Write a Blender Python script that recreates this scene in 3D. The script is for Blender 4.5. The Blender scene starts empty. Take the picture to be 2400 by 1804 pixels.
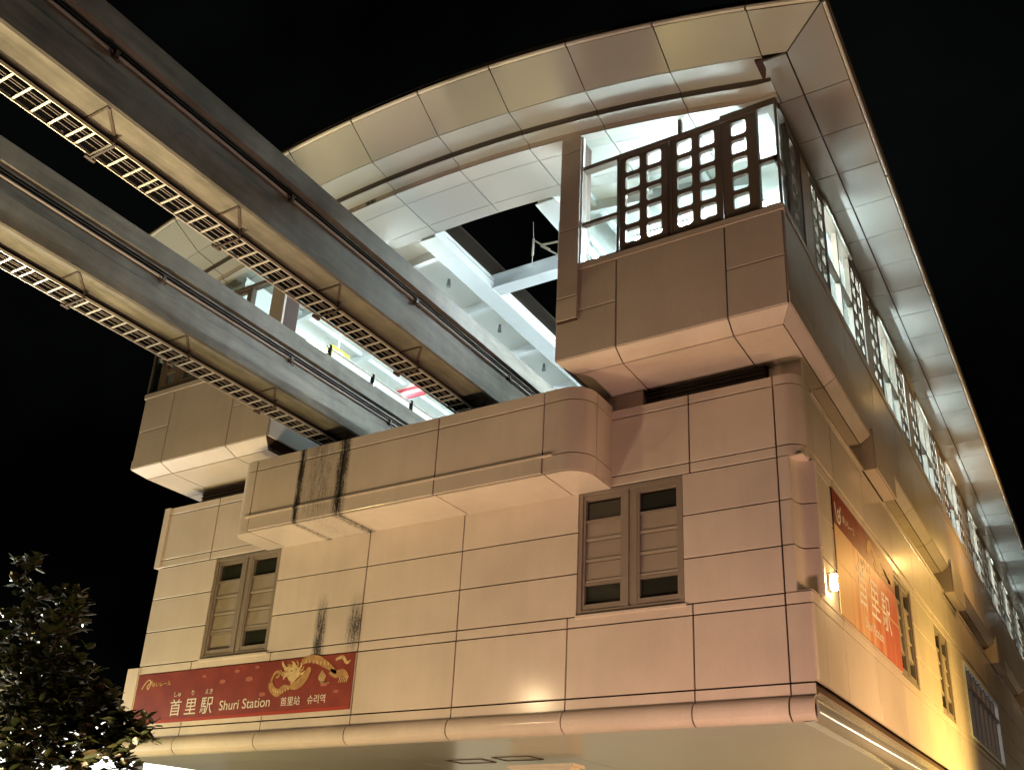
import bpy, bmesh, math, random
from mathutils import Vector, Matrix
random.seed(7)
scene = bpy.context.scene
C = scene.collection

# ------------------------------------------------------------------ camera
cam_d = bpy.data.cameras.new('camera')
cam = bpy.data.objects.new('camera', cam_d); C.objects.link(cam)
cam_d.sensor_fit = 'HORIZONTAL'; cam_d.sensor_width = 36.0
cam_d.lens = 2281.544 / 2400 * 36
cam_d.shift_x = -0.0515; cam_d.shift_y = 0.0965
cam_d.clip_start = 0.05; cam_d.clip_end = 600
right = Vector((0.87424, 0.48466, 0.02829))
up = Vector((0.16333, -0.34850, 0.92297))
back = Vector((0.45719, -0.80228, -0.38383))
cam.matrix_world = Matrix(((right.x, up.x, back.x, 0), (right.y, up.y, back.y, 0), (right.z, up.z, back.z, 0), (0, 0, 0, 1)))
scene.camera = cam
GROUND = -1.6                                   # the lens is 1.6 m above the street

# ------------------------------------------------------------------ night sky
world = bpy.data.worlds.new('World'); scene.world = world; world.use_nodes = True
wn = world.node_tree.nodes
wl_ = world.node_tree.links
tc = wn.new('ShaderNodeTexCoord'); cn = wn.new('ShaderNodeTexNoise'); cn.inputs['Scale'].default_value = 2.2; cn.inputs['Detail'].default_value = 4
crm = wn.new('ShaderNodeValToRGB'); crm.color_ramp.elements[0].position = .46; crm.color_ramp.elements[0].color = (.22, .25, .24, 1)
crm.color_ramp.elements[1].position = .72; crm.color_ramp.elements[1].color = (1.7, 2.0, 1.9, 1)      # thin night cloud lit by the town
wl_.new(tc.outputs['Generated'], cn.inputs['Vector']); wl_.new(cn.outputs['Fac'], crm.inputs[0]); wl_.new(crm.outputs[0], wn['Background'].inputs[0])
wn['Background'].inputs[1].default_value = 0.0016

# ------------------------------------------------------------------ exposure
vs = scene.view_settings
vs.view_transform = 'Standard'; vs.look = 'None'; vs.exposure = 0; vs.gamma = 1; vs.use_curve_mapping = False
try:
    scene.cycles.use_denoising = True
    scene.cycles.max_bounces = 6; scene.cycles.diffuse_bounces = 4; scene.cycles.glossy_bounces = 3
    scene.cycles.transmission_bounces = 4; scene.cycles.transparent_max_bounces = 10
    scene.cycles.sample_clamp_indirect = 6
    scene.cycles.caustics_reflective = False; scene.cycles.caustics_refractive = False
except Exception:
    pass

# ------------------------------------------------------------------ street lighting and added fill lamps, out of frame
def point(name, loc, energy, col, r=0.25):
    d = bpy.data.lights.new(name, 'POINT'); d.energy = energy; d.color = col; d.shadow_soft_size = r
    o = bpy.data.objects.new(name, d); o.location = loc; C.objects.link(o); return o
def spot(name, loc, target, energy, col, size, blend=.5, r=.2):
    d = bpy.data.lights.new(name, 'SPOT'); d.energy = energy; d.color = col; d.shadow_soft_size = r
    d.spot_size = math.radians(size); d.spot_blend = blend
    o = bpy.data.objects.new(name, d); o.location = loc
    o.rotation_euler = (Vector(target) - Vector(loc)).to_track_quat('-Z', 'Y').to_euler()
    C.objects.link(o); return o
point('street_or_fill_light', (-15.8, 3.6, 5.4), 620, (1.0, 0.75, 0.42), .26)
point('street_or_fill_light', (-19.4, 10.2, -1.2), 1650, (1.0, 0.84, 0.29), .6)  # added fill near the ground for the left of the facade
point('street_or_fill_light', (-12.0, 9.4, -1.2), 1150, (1.0, 0.75, 0.42), .6)  # added low fill for the middle of the facade
point('street_or_fill_light', (-4.2, 9.5, -1.2), 1650, (1.0, 0.60, 0.48), .6)  # added low fill, pinker, for the right of the facade
spot('beam_fill_spot', (-12.4, 5.2, -1.3), (-12.4, 4.9, 9), 8200, (1.0, 0.78, 0.46), 58, .5, .5)  # added upward spot, brightens the beam undersides
point('street_or_fill_light', (-29.0, 13.0, 2.0), 5000, (1.0, 0.97, 0.82), .4)
spot('flood_light', (2.6, 28.0, 0.2), (-3.93, 27.6, 3.0), 12500, (1.0, 0.66, 0.18), 80, 1.0, .9)
spot('flood_light', (2.6, 21.0, 0.2), (-3.93, 21.0, 2.8), 5000, (1.0, 0.62, 0.26), 80, 1.0, .9)
spot('flood_light', (2.6, 15.5, 0.2), (-3.93, 16.4, 2.8), 1900, (1.0, 0.64, 0.32), 80, 1.0, .9)
point('street_or_fill_light', (4.5, 18.0, 4.5), 330, (1.0, 0.74, 0.42), .3)  # added to light the pavement that the steel moulding reflects
point('street_or_fill_light', (5.0, 52.0, 4.0), 700, (1.0, 0.80, 0.54), .3)  # added weak fill for the far end of the side wall
point('street_or_fill_light', (-1.2, 33.0, 10.5), 420, (1.0, .58, .18), .25)

# ------------------------------------------------------------------ helpers
class MB:
    """collects simple shapes; build() links them as one mesh object"""
    def __init__(self): self.v = []; self.f = []; self.mi = []; self.m = 0
    def add(self, vs_, fs):
        b = len(self.v); self.v += [tuple(p) for p in vs_]
        for f in fs: self.f.append(tuple(i + b for i in f)); self.mi.append(self.m)
        return self
    def box(self, x0, x1, y0, y1, z0, z1):
        v = [(x, y, z) for x in (x0, x1) for y in (y0, y1) for z in (z0, z1)]
        return self.add(v, [(0, 1, 3, 2), (4, 6, 7, 5), (0, 4, 5, 1), (2, 3, 7, 6), (0, 2, 6, 4), (1, 5, 7, 3)])
    def bar(self, a, b, w, h=None, upv=(0, 0, 1)):
        a = Vector(a); b = Vector(b); h = h or w; d = (b - a).normalized(); u = Vector(upv)
        if abs(d.dot(u)) > .95: u = Vector((1, 0, 0))
        s = d.cross(u).normalized(); t = s.cross(d)
        v = []
        for p in (a, b):
            for i, j in ((-1, -1), (1, -1), (1, 1), (-1, 1)): v.append(p + s * (i * w / 2) + t * (j * h / 2))
        return self.add(v, [(0, 1, 2, 3), (7, 6, 5, 4), (0, 4, 5, 1), (1, 5, 6, 2), (2, 6, 7, 3), (3, 7, 4, 0)])
    def tube(self, pts, r, n=6, r2=None):
        pts = [Vector(p) for p in pts]; base = len(self.v); N = len(pts)
        for k, p in enumerate(pts):
            d = (pts[min(k + 1, N - 1)] - pts[max(k - 1, 0)]).normalized()
            u = Vector((0, 0, 1)) if abs(d.z) < .9 else Vector((1, 0, 0))
            s = d.cross(u).normalized(); t = s.cross(d)
            rr = r if r2 is None else r + (r2 - r) * k / max(1, N - 1)
            for i in range(n):
                a = 2 * math.pi * i / n
                self.v.append(tuple(p + s * (math.cos(a) * rr) + t * (math.sin(a) * rr)))
        for k in range(N - 1):
            for i in range(n):
                j = (i + 1) % n
                self.f.append((base + k * n + i, base + k * n + j, base + (k + 1) * n + j, base + (k + 1) * n + i)); self.mi.append(self.m)
        self.f.append(tuple(base + i for i in range(n))[::-1]); self.mi.append(self.m)
        self.f.append(tuple(base + (N - 1) * n + i for i in range(n))); self.mi.append(self.m)
        return self
    def extrude(self, poly, vec):
        n = len(poly); vec = Vector(vec)
        v = [Vector(p) for p in poly] + [Vector(p) + vec for p in poly]
        return self.add(v, [tuple(range(n))[::-1], tuple(range(n, 2 * n))] + [(i, (i + 1) % n, n + (i + 1) % n, n + i) for i in range(n)])
    def grid(self, pts, depth):
        """closed curved sheet: pts[i][j] front surface, depth(i, j) or vector gives the back"""
        nu = len(pts); nv = len(pts[0]); b = []
        for i in range(nu):
            for j in range(nv):
                d = depth(i, j) if callable(depth) else depth
                b.append(Vector(pts[i][j]) + Vector(d))
        v = [Vector(pts[i][j]) for i in range(nu) for j in range(nv)] + b; o = nu * nv
        f = []
        for i in range(nu - 1):
            for j in range(nv - 1):
                a, c, d, e = i * nv + j, (i + 1) * nv + j, (i + 1) * nv + j + 1, i * nv + j + 1
                f.append((a, c, d, e)); f.append((o + e, o + d, o + c, o + a))
        for i in range(nu - 1):
            for j in (0, nv - 1):
                a, c = i * nv + j, (i + 1) * nv + j
                f.append((a, c, o + c, o + a))
        for j in range(nv - 1):
            for i in (0, nu - 1):
                a, c = i * nv + j, i * nv + j + 1
                f.append((a, c, o + c, o + a))
        return self.add(v, f)
    def build(self, name, mats, parent=None, smooth=False, recalc=True):
        me = bpy.data.meshes.new(name)
        me.from_pydata(self.v, [], self.f)
        mats = mats if isinstance(mats, (list, tuple)) else [mats]
        for m in mats: me.materials.append(m)
        if len(mats) > 1: me.polygons.foreach_set('material_index', self.mi)
        if recalc:
            bm = bmesh.new(); bm.from_mesh(me); bmesh.ops.recalc_face_normals(bm, faces=bm.faces); bm.to_mesh(me); bm.free()
        if smooth:
            me.polygons.foreach_set('use_smooth', [True] * len(me.polygons))
            try: me.set_sharp_from_angle(angle=math.radians(35))
            except Exception: pass
        return link(name, me, parent)

def link(name, data, parent=None):
    o = bpy.data.objects.new(name, data); C.objects.link(o)
    if parent: put(o, parent)
    return o
def put(o, parent):
    o.parent = parent                            # all pieces are drawn in world coordinates
    if parent.type == 'EMPTY': o.matrix_parent_inverse = Matrix.Translation(-Vector(parent.location))
def tag(o, label=None, cat=None, group=None, kind=None):
    if label: o['label'] = label
    if cat: o['category'] = cat
    if group: o['group'] = group
    if kind: o['kind'] = kind
    return o
def thing(name, loc, label, cat, group=None):
    o = bpy.data.objects.new(name, None); C.objects.link(o); o.location = loc; o.empty_display_size = .3
    return tag(o, label, cat, group)

# ------------------------------------------------------------------ materials
def nodes(name):
    m = bpy.data.materials.new(name); m.use_nodes = True
    nt = m.node_tree; return m, nt, nt.nodes['Principled BSDF']
def mat(name, col, rough=.5, metal=0., noise=.0, nscale=6., bump=0., bscale=200., var=0., coat=0., spec=.5):
    m, nt, p = nodes(name); L = nt.links
    p.inputs['Roughness'].default_value = rough; p.inputs['Metallic'].default_value = metal
    p.inputs['Coat Weight'].default_value = coat; p.inputs['Coat Roughness'].default_value = .12
    p.inputs['Specular IOR Level'].default_value = spec
    p.inputs['Base Color'].default_value = (*col, 1)
    geo = nt.nodes.new('ShaderNodeNewGeometry')
    if noise or var:
        mul = nt.nodes.new('ShaderNodeMath'); mul.operation = 'ADD'; mul.inputs[0].default_value = 1; mul.inputs[1].default_value = 0
        if noise:
            t = nt.nodes.new('ShaderNodeTexNoise'); t.inputs['Scale'].default_value = nscale; t.inputs['Detail'].default_value = 6
            L.new(geo.outputs['Position'], t.inputs['Vector'])
            r = nt.nodes.new('ShaderNodeMapRange'); r.inputs[1].default_value = .25; r.inputs[2].default_value = .75
            r.inputs[3].default_value = 1 - noise; r.inputs[4].default_value = 1 + noise * .6
            L.new(t.outputs['Fac'], r.inputs[0]); L.new(r.outputs[0], mul.inputs[0])
        if var:
            oi = nt.nodes.new('ShaderNodeObjectInfo'); r2 = nt.nodes.new('ShaderNodeMapRange')
            r2.inputs[3].default_value = -var; r2.inputs[4].default_value = var
            L.new(oi.outputs['Random'], r2.inputs[0]); L.new(r2.outputs[0], mul.inputs[1])
        vm = nt.nodes.new('ShaderNodeVectorMath'); vm.operation = 'SCALE'; vm.inputs[0].default_value = col
        L.new(mul.outputs[0], vm.inputs['Scale']); L.new(vm.outputs[0], p.inputs['Base Color'])
    if bump:
        t2 = nt.nodes.new('ShaderNodeTexNoise'); t2.inputs['Scale'].default_value = bscale; t2.inputs['Detail'].default_value = 2
        L.new(geo.outputs['Position'], t2.inputs['Vector'])
        b = nt.nodes.new('ShaderNodeBump'); b.inputs['Strength'].default_value = bump; b.inputs['Distance'].default_value = .004
        L.new(t2.outputs['Fac'], b.inputs['Height']); L.new(b.outputs[0], p.inputs['Normal'])
    return m
def emit(name, col, s):
    m = bpy.data.materials.new(name); m.use_nodes = True; nt = m.node_tree
    nt.nodes.remove(nt.nodes['Principled BSDF']); e = nt.nodes.new('ShaderNodeEmission')
    e.inputs[0].default_value = (*col, 1); e.inputs[1].default_value = s
    nt.links.new(e.outputs[0], nt.nodes['Material Output'].inputs[0]); return m
def glass(name, tint=(1, 1, 1), rough=.0, refl=1.0):
    m = bpy.data.materials.new(name); m.use_nodes = True; nt = m.node_tree; L = nt.links
    nt.nodes.remove(nt.nodes['Principled BSDF'])
    tr = nt.nodes.new('ShaderNodeBsdfTransparent'); tr.inputs[0].default_value = (*tint, 1)
    gl = nt.nodes.new('ShaderNodeBsdfGlossy'); gl.inputs['Roughness'].default_value = rough
    fr = nt.nodes.new('ShaderNodeFresnel'); gg = nt.nodes.new('ShaderNodeNewGeometry'); ir = nt.nodes.new('ShaderNodeMapRange')
    ir.inputs[3].default_value = 1.40; ir.inputs[4].default_value = 1 / 1.40            # the same reflectance on both faces of a pane
    L.new(gg.outputs['Backfacing'], ir.inputs[0]); L.new(ir.outputs[0], fr.inputs[0])
    mx = nt.nodes.new('ShaderNodeMixShader'); L.new(fr.outputs[0], mx.inputs[0]); L.new(tr.outputs[0], mx.inputs[1]); L.new(gl.outputs[0], mx.inputs[2])
    L.new(mx.outputs[0], nt.nodes['Material Output'].inputs[0]); return m

def stained_panel(name, col):
    """painted panel; black run-off streaks where the parapet gutters drip"""
    m, nt, p = nodes(name); L = nt.links; N = nt.nodes
    p.inputs['Roughness'].default_value = .46; p.inputs['Coat Weight'].default_value = .55; p.inputs['Coat Roughness'].default_value = .15
    geo = N.new('ShaderNodeNewGeometry'); sep = N.new('ShaderNodeSeparateXYZ'); L.new(geo.outputs['Position'], sep.inputs[0])
    def math_(op, a, b=None, c=None):
        n = N.new('ShaderNodeMath'); n.operation = op
        for i, x in enumerate((a, b, c)):
            if x is None: continue
            if isinstance(x, (int, float)): n.inputs[i].default_value = x
            else: L.new(x, n.inputs[i])
        return n.outputs[0]
    def rng(x, a, b, c, d, smooth=True):
        n = N.new('ShaderNodeMapRange'); n.interpolation_type = 'SMOOTHSTEP' if smooth else 'LINEAR'
        L.new(x, n.inputs[0])
        for i, q in enumerate((a, b, c, d)): n.inputs[i + 1].default_value = q
        return n.outputs[0]
    mp = N.new('ShaderNodeMapping'); mp.inputs['Scale'].default_value = (14, 9, 1.6); L.new(geo.outputs['Position'], mp.inputs[0])
    ns = N.new('ShaderNodeTexNoise'); ns.inputs['Scale'].default_value = 1.6; ns.inputs['Detail'].default_value = 7; ns.inputs['Roughness'].default_value = .65
    L.new(mp.outputs[0], ns.inputs['Vector'])
    total = None
    for (xc, w, z0, z1, gain) in ((-14.42, .13, 6.9, 8.7, 2.2), (-13.25, .22, 6.9, 8.7, 2.3), (-14.36, .22, 3.7, 5.8, 1.7), (-13.42, .30, 4.1, 5.75, 1.35), (-13.85, .72, 6.9, 8.7, .62)):
        dx = math_('ABSOLUTE', math_('SUBTRACT', sep.outputs[0], xc))
        body = rng(dx, 0, w, 1, 0)
        if z1 > 8: zm = math_('MULTIPLY', rng(sep.outputs[2], z0, z0 + .3, .5, 1), rng(sep.outputs[2], z0 - .02, z0, 0, 1))
        else: zm = math_('MULTIPLY', rng(sep.outputs[2], z1 - .9, z1, 1, 0), rng(sep.outputs[2], z0, z0 + .8, 0, 1))
        t = math_('MULTIPLY', math_('MULTIPLY', body, zm), math_('MULTIPLY', rng(ns.outputs['Fac'], .30, .66, .16, 1), gain))
        total = t if total is None else math_('ADD', total, t)
    spk = N.new('ShaderNodeTexNoise'); spk.inputs['Scale'].default_value = 26; spk.inputs['Detail'].default_value = 5; spk.inputs['Roughness'].default_value = .7
    L.new(geo.outputs['Position'], spk.inputs['Vector'])
    total = math_('MINIMUM', math_('MULTIPLY', total, rng(spk.outputs['Fac'], .30, .62, .35, 1.25)), .96)
    # general weathering
    n2 = N.new('ShaderNodeTexNoise'); n2.inputs['Scale'].default_value = .7; n2.inputs['Detail'].default_value = 8
    L.new(geo.outputs['Position'], n2.inputs['Vector'])
    oi = N.new('ShaderNodeObjectInfo')
    fac = math_('ADD', rng(n2.outputs['Fac'], .3, .7, .92, 1.05), rng(oi.outputs['Random'], 0, 1, -.055, .045))
    mp3 = N.new('ShaderNodeMapping'); mp3.inputs['Scale'].default_value = (3, 3, .4); L.new(geo.outputs['Position'], mp3.inputs[0])
    n3 = N.new('ShaderNodeTexNoise'); n3.inputs['Scale'].default_value = 1.4; n3.inputs['Detail'].default_value = 7; n3.inputs['Roughness'].default_value = .6; L.new(mp3.outputs[0], n3.inputs['Vector'])
    fac = math_('MULTIPLY', fac, rng(n3.outputs['Fac'], .28, .62, .965, 1.01))                # old rain streaks
    n4 = N.new('ShaderNodeTexNoise'); n4.inputs['Scale'].default_value = 60; n4.inputs['Detail'].default_value = 3; L.new(geo.outputs['Position'], n4.inputs['Vector'])
    fac = math_('MULTIPLY', fac, rng(n4.outputs['Fac'], .30, .70, .94, 1.05))                # stone-like speckle of the finish
    sc = N.new('ShaderNodeVectorMath'); sc.operation = 'SCALE'; sc.inputs[0].default_value = col; L.new(fac, sc.inputs['Scale'])
    mx = N.new('ShaderNodeMix'); mx.data_type = 'RGBA'; L.new(total, mx.inputs[0]); L.new(sc.outputs[0], mx.inputs[6]); mx.inputs[7].default_value = (.018, .016, .011, 1)
    L.new(mx.outputs[2], p.inputs['Base Color'])
    b1 = N.new('ShaderNodeTexNoise'); b1.inputs['Scale'].default_value = 38; b1.inputs['Detail'].default_value = 4; L.new(geo.outputs['Position'], b1.inputs['Vector'])
    bp = N.new('ShaderNodeBump'); bp.inputs['Strength'].default_value = .24; bp.inputs['Distance'].default_value = .005
    L.new(b1.outputs['Fac'], bp.inputs['Height']); L.new(bp.outputs[0], p.inputs['Normal'])
    return m

def concrete(name, col):
    m, nt, p = nodes(name); L = nt.links; N = nt.nodes
    p.inputs['Roughness'].default_value = .62
    geo = N.new('ShaderNodeNewGeometry')
    mp = N.new('ShaderNodeMapping'); mp.inputs['Scale'].default_value = (3.2, .55, 3.2); L.new(geo.outputs['Position'], mp.inputs[0])
    a = N.new('ShaderNodeTexNoise'); a.inputs['Scale'].default_value = 1.5; a.inputs['Detail'].default_value = 9; a.inputs['Roughness'].default_value = .62; L.new(mp.outputs[0], a.inputs['Vector'])
    mp2 = N.new('ShaderNodeMapping'); mp2.inputs['Scale'].default_value = (1, 2.6, .5); L.new(geo.outputs['Position'], mp2.inputs[0])
    b = N.new('ShaderNodeTexNoise'); b.inputs['Scale'].default_value = 1.1; b.inputs['Detail'].default_value = 6; L.new(mp2.outputs[0], b.inputs['Vector'])
    cr = N.new('ShaderNodeValToRGB'); cr.color_ramp.elements[0].position = .32; cr.color_ramp.elements[0].color = (col[0] * .5, col[1] * .5, col[2] * .48, 1)
    cr.color_ramp.elements[1].position = .68; cr.color_ramp.elements[1].color = (col[0] * 1.15, col[1] * 1.15, col[2] * 1.15, 1)
    L.new(a.outputs['Fac'], cr.inputs[0])
    r = N.new('ShaderNodeMapRange'); r.inputs[1].default_value = .35; r.inputs[2].default_value = .62; r.inputs[3].default_value = .8; r.inputs[4].default_value = 1.04; L.new(b.outputs['Fac'], r.inputs[0])
    sc = N.new('ShaderNodeVectorMath'); sc.operation = 'SCALE'; L.new(cr.outputs[0], sc.inputs[0]); L.new(r.outputs[0], sc.inputs['Scale'])
    L.new(sc.outputs[0], p.inputs['Base Color'])
    f = N.new('ShaderNodeTexNoise'); f.inputs['Scale'].default_value = 30; f.inputs['Detail'].default_value = 6; L.new(geo.outputs['Position'], f.inputs['Vector'])
    bp = N.new('ShaderNodeBump'); bp.inputs['Strength'].default_value = .35; bp.inputs['Distance'].default_value = .01; L.new(f.outputs['Fac'], bp.inputs['Height']); L.new(bp.outputs[0], p.inputs['Normal'])
    return m

BEIGE = (.59, .49, .415)
M = {}
M['panel'] = stained_panel('painted_wall_panel', BEIGE)
M['joint'] = mat('dark_joint_sealant', (.055, .028, .019), .8)
M['roof_panel'] = mat('glossy_roof_panel', (.45, .435, .40), .34, noise=.06, nscale=.8, var=.03, bump=.10, bscale=1.6, coat=.25)
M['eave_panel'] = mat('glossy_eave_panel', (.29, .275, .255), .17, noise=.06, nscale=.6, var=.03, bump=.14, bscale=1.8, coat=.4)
M['trim'] = mat('pale_metal_trim', (.75, .70, .62), .4)
M['cap'] = mat('brown_roof_cap', (.10, .08, .065), .5)
M['soffit'] = mat('grey_soffit_board', (.36, .34, .30), .28, noise=.05, nscale=.8, var=.03, coat=.2)
M['steel_white'] = mat('white_painted_steel', (.74, .78, .79), .35, noise=.05, nscale=2)
M['white_wall'] = mat('white_interior_wall', (.78, .80, .76), .5, noise=.03, nscale=1)
M['brown_frame'] = mat('brown_lattice_paint', (.15, .112, .085), .4, noise=.08, nscale=4)
M['grey_frame'] = mat('taupe_window_paint', (.225, .180, .145), .45, noise=.06, nscale=5)
M['louvre'] = mat('beige_louvre_panel', (.31, .255, .205), .45, noise=.05, nscale=3, var=.03)
M['dark_pane'] = mat('dark_window_glass', (.022, .024, .018), .06, spec=.6)
M['concrete'] = concrete('weathered_beam_concrete', (.155, .143, .112))
M['galv'] = mat('galvanised_steel', (.62, .58, .52), .35, metal=.55, noise=.1, nscale=10)
M['black'] = mat('black_cable', (.003, .003, .003), .9, spec=.05)
M['conduit'] = mat('pale_conduit', (.27, .235, .20), .5)
M['bracket'] = mat('bracket_and_shadow', (.05, .03, .02), .6, noise=.3, nscale=25)  # also colours the bar that stands for the bracket's shadow
M['steel_cornice'] = mat('polished_steel_cornice', (.84, .82, .78), .20, metal=.72, bump=.05, bscale=3)
M['louvre_dark'] = mat('dark_vent_louvre', (.07, .055, .05), .45)
M['glass'] = glass('clear_window_glass', (.93, .98, .97))
M['tube_bright'] = emit('bright_fluorescent_tube', (.80, .95, 1.0), 1400)
M['tube'] = emit('fluorescent_tube', (.80, .95, 1.0), 280)
M['floor_in'] = mat('pale_platform_floor', (.55, .56, .53), .5)
M['dark_in'] = mat('unlit_interior', (.045, .04, .03), .7)
M['asphalt'] = mat('asphalt', (.05, .05, .05), .85, noise=.25, nscale=3, bump=.3, bscale=40)
M['paving'] = mat('pale_pavement', (.30, .27, .24), .8, noise=.12, nscale=2)

# ------------------------------------------------------------------ ground
g = MB().box(-160, 160, -120, 220, GROUND - .6, GROUND).build('ground', M['asphalt']); tag(g, kind='structure')
g = MB().box(-34, 14, 9, 90, GROUND, GROUND + .13).build('pavement', M['paving']); tag(g, kind='structure')

# ------------------------------------------------------------------ the station
station = thing('station_building', (-11.9, 15, GROUND), 'beige panelled elevated station under a wide curved roof with lit upper windows', 'building')
XL, XR = -19.9, -3.93                            # side faces of the lower storey
YF = 15.0
XS = [-18.13, -15.70, -13.27, -10.84, -8.41, -5.98, -4.38]
GAP = .027
YEND = 78

# panel on a vertical plane given by origin O, across U, up V, outward N
class Fr:
    def __init__(s, O, U, V, N): s.O = Vector(O); s.U = Vector(U); s.V = Vector(V); s.N = Vector(N)
    def p(s, u, v, n=0): return s.O + s.U * u + s.V * v + s.N * n
def fbox(mb, F, u0, u1, v0, v1, n0, n1):
    v = [F.p(u, w, n) for u in (u0, u1) for w in (v0, v1) for n in (n0, n1)]
    return mb.add(v, [(0, 1, 3, 2), (4, 6, 7, 5), (0, 4, 5, 1), (2, 3, 7, 6), (0, 2, 6, 4), (1, 5, 7, 3)])
FRONT = Fr((0, YF, 0), (1, 0, 0), (0, 0, 1), (0, -1, 0))
SIDE = Fr((XR, 0, 0), (0, 1, 0), (0, 0, 1), (1, 0, 0))
def panel(F, u0, u1, v0, v1, parent, m='panel', name='wall_panel', n=0., t=.045, ch=.006, gap=GAP):
    u0 += gap / 2; u1 -= gap / 2; v0 += gap / 2; v1 -= gap / 2
    n += random.uniform(-.0025, .0025)
    v = []
    for (a, b, c, d, k) in ((u0, u1, v0, v1, n - t), (u0, u1, v0, v1, n - ch), (u0 + ch, u1 - ch, v0 + ch, v1 - ch, n)):
        v += [F.p(a, c, k), F.p(b, c, k), F.p(b, d, k), F.p(a, d, k)]
    f = [(0, 3, 2, 1), (8, 9, 10, 11)]
    for L in (0, 4):
        f += [(L + i, L + (i + 1) % 4, L + 4 + (i + 1) % 4, L + 4 + i) for i in range(4)]
    mb = MB(); mb.add(v, f)
    return mb.build(name, M[m], parent)
def quad_panel(p, parent, m='panel', name='wall_panel', t=.04, gap=GAP, n=None):
    """panel from four corner points, shrunk by half the joint"""
    p = [Vector(q) for q in p]; c = sum(p, Vector()) / 4
    q = []
    for i in range(4):
        a = (p[(i + 1) % 4] - p[i]).normalized(); b = (p[i - 1] - p[i]).normalized()
        q.append(p[i] + (a + b) * gap / 2)
    nrm = (p[1] - p[0]).cross(p[3] - p[0]).normalized() if n is None else Vector(n).normalized()
    return MB().extrude([x - nrm * t for x in q], nrm * t).build(name, M[m], parent)
def sheet(pts, depth, parent, m='panel', name='wall_panel', smooth=True):
    return MB().grid(pts, depth).build(name, M[m], parent, smooth=smooth)

# ---- lower storey: dark core that shows only in the joints
core = MB()
core.box(XL + .06, XR - .50, YF + .24, YEND, 3.03, 8.42)
core.box(XL + .06, XR - .24, YF + .60, YEND, 2.90, 8.42)
lower = core.build('lower_wall', M['joint'], station)
ZR = [3.07, 4.33, 4.53, 5.34, 6.14, 6.94, 7.14, 8.32, 8.52]
WIN = [(-17.88, -15.84), (-8.22, -6.14)]
WZ0, WZ1 = 4.55, 6.93
xs = [XL] + XS
def pieces(x0, x1, holes):
    out = []; a = x0
    for h0, h1 in holes:
        if h1 <= x0 or h0 >= x1: continue
        if h0 > a: out.append((a, h0))
        a = max(a, h1)
    if a < x1: out.append((a, x1))
    return [o for o in out if o[1] - o[0] > .05]
MID = [XL, -13.27, -10.84, -4.38]
for r in range(6):
    z0, z1 = ZR[r], ZR[r + 1]
    cut = MID if 2 <= r <= 4 else xs
    for a, b in zip(cut[:-1], cut[1:]):
        if r == 5 and a > -18.2 and b < -5.9: continue                  # covered by the jutting parapet
        for p0, p1 in pieces(a, b, WIN if 2 <= r <= 4 else []):
            panel(FRONT, p0, p1, z0, z1, lower)
for z0, z1 in zip(ZR[5:-1], ZR[6:]):
    if z0 > 7: panel(FRONT, -5.98, -4.38, z0, z1, lower)
    if z0 > 7: panel(FRONT, XL, -18.13, z0, z1, lower)
# wall behind the parapet between its ends and the facade
panel(FRONT, -18.13, -16.1, 7.14, 8.32, lower); panel(FRONT, -18.13, -16.1, 8.32, 8.52, lower); panel(FRONT, -18.13, -16.1, 6.94, 7.14, lower)
panel(FRONT, -7.60, -5.98, 6.94, 7.14, lower); panel(FRONT, -7.60, -5.98, 7.14, 8.32, lower); panel(FRONT, -7.60, -5.98, 8.32, 8.52, lower)
# right-hand corner pieces: square below, concave in the middle, convex on top
def arc(cx, cy, r, a0, a1, n=7):
    return [(cx + r * math.cos(math.radians(a0 + (a1 - a0) * i / n)), cy + r * math.sin(math.radians(a0 + (a1 - a0) * i / n))) for i in range(n + 1)]
def corner(path, z0, z1, parent=lower, t=.05, m='panel'):
    g2 = GAP / 2
    cx = sum(p[0] for p in path) / len(path)
    pts = [[(x, y, z) for z in (z0 + g2, z1 - g2)] for x, y in path]
    nu = len(path)
    def dep(i, j):
        a = path[max(i - 1, 0)]; b = path[min(i + 1, nu - 1)]
        d = Vector((b[0] - a[0], b[1] - a[1], 0)).normalized()
        return Vector((-d.y, d.x, 0)) * t
    return sheet(pts, dep, parent, m)
sq = [(-4.38 + GAP / 2, YF), (-4.0, YF)] + arc(-4.0, YF + .07, .07, -90, 0, 4)[1:] + [(XR, YF + .62)]
for z0, z1 in ((3.07, 4.33), (4.33, 4.53)): corner(sq, z0, z1)
cv = [(-4.38 + GAP / 2, YF), (-4.19, YF), (-4.17, YF + .02)] + [(-4.17 + .22 * (1 - math.cos(math.radians(a))) * .55 + .0, YF + .02 + .30 * math.sin(math.radians(a))) for a in (25, 50, 70, 90)] + [(-3.90, YF + .345), (-3.84, YF + .36), (-3.82, YF + .40), (XR + .005, YF + .62)]
for z0, z1 in ((4.53, 5.34), (5.34, 6.14), (6.14, 6.94)): corner(cv, z0, z1)
cx_ = [(-4.38 + GAP / 2, YF)] + arc(-4.22, YF + .32, .32, -90, 0, 8) + [(-3.90, YF + .62)]
for z0, z1 in ((6.94, 7.14), (7.14, 8.32), (8.32, 8.52)): corner(cx_, z0, z1)
for z0 in (6.925, 4.53):
    MB().box(-4.36, -3.93, YF + .03, YF + .6, z0, z0 + .025).build('corner_plate', M['panel'], lower)
# left-hand returns of the lower storey
MB().box(-20.05, XL + .04, YF - .02, YF + .5, 6.96, 8.52).build('corner_block', M['panel'], lower); MB().box(-20.25, XL + .04, YF - .02, YF + .6, 3.05, 4.5).build('corner_block', M['panel'], lower)
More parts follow.
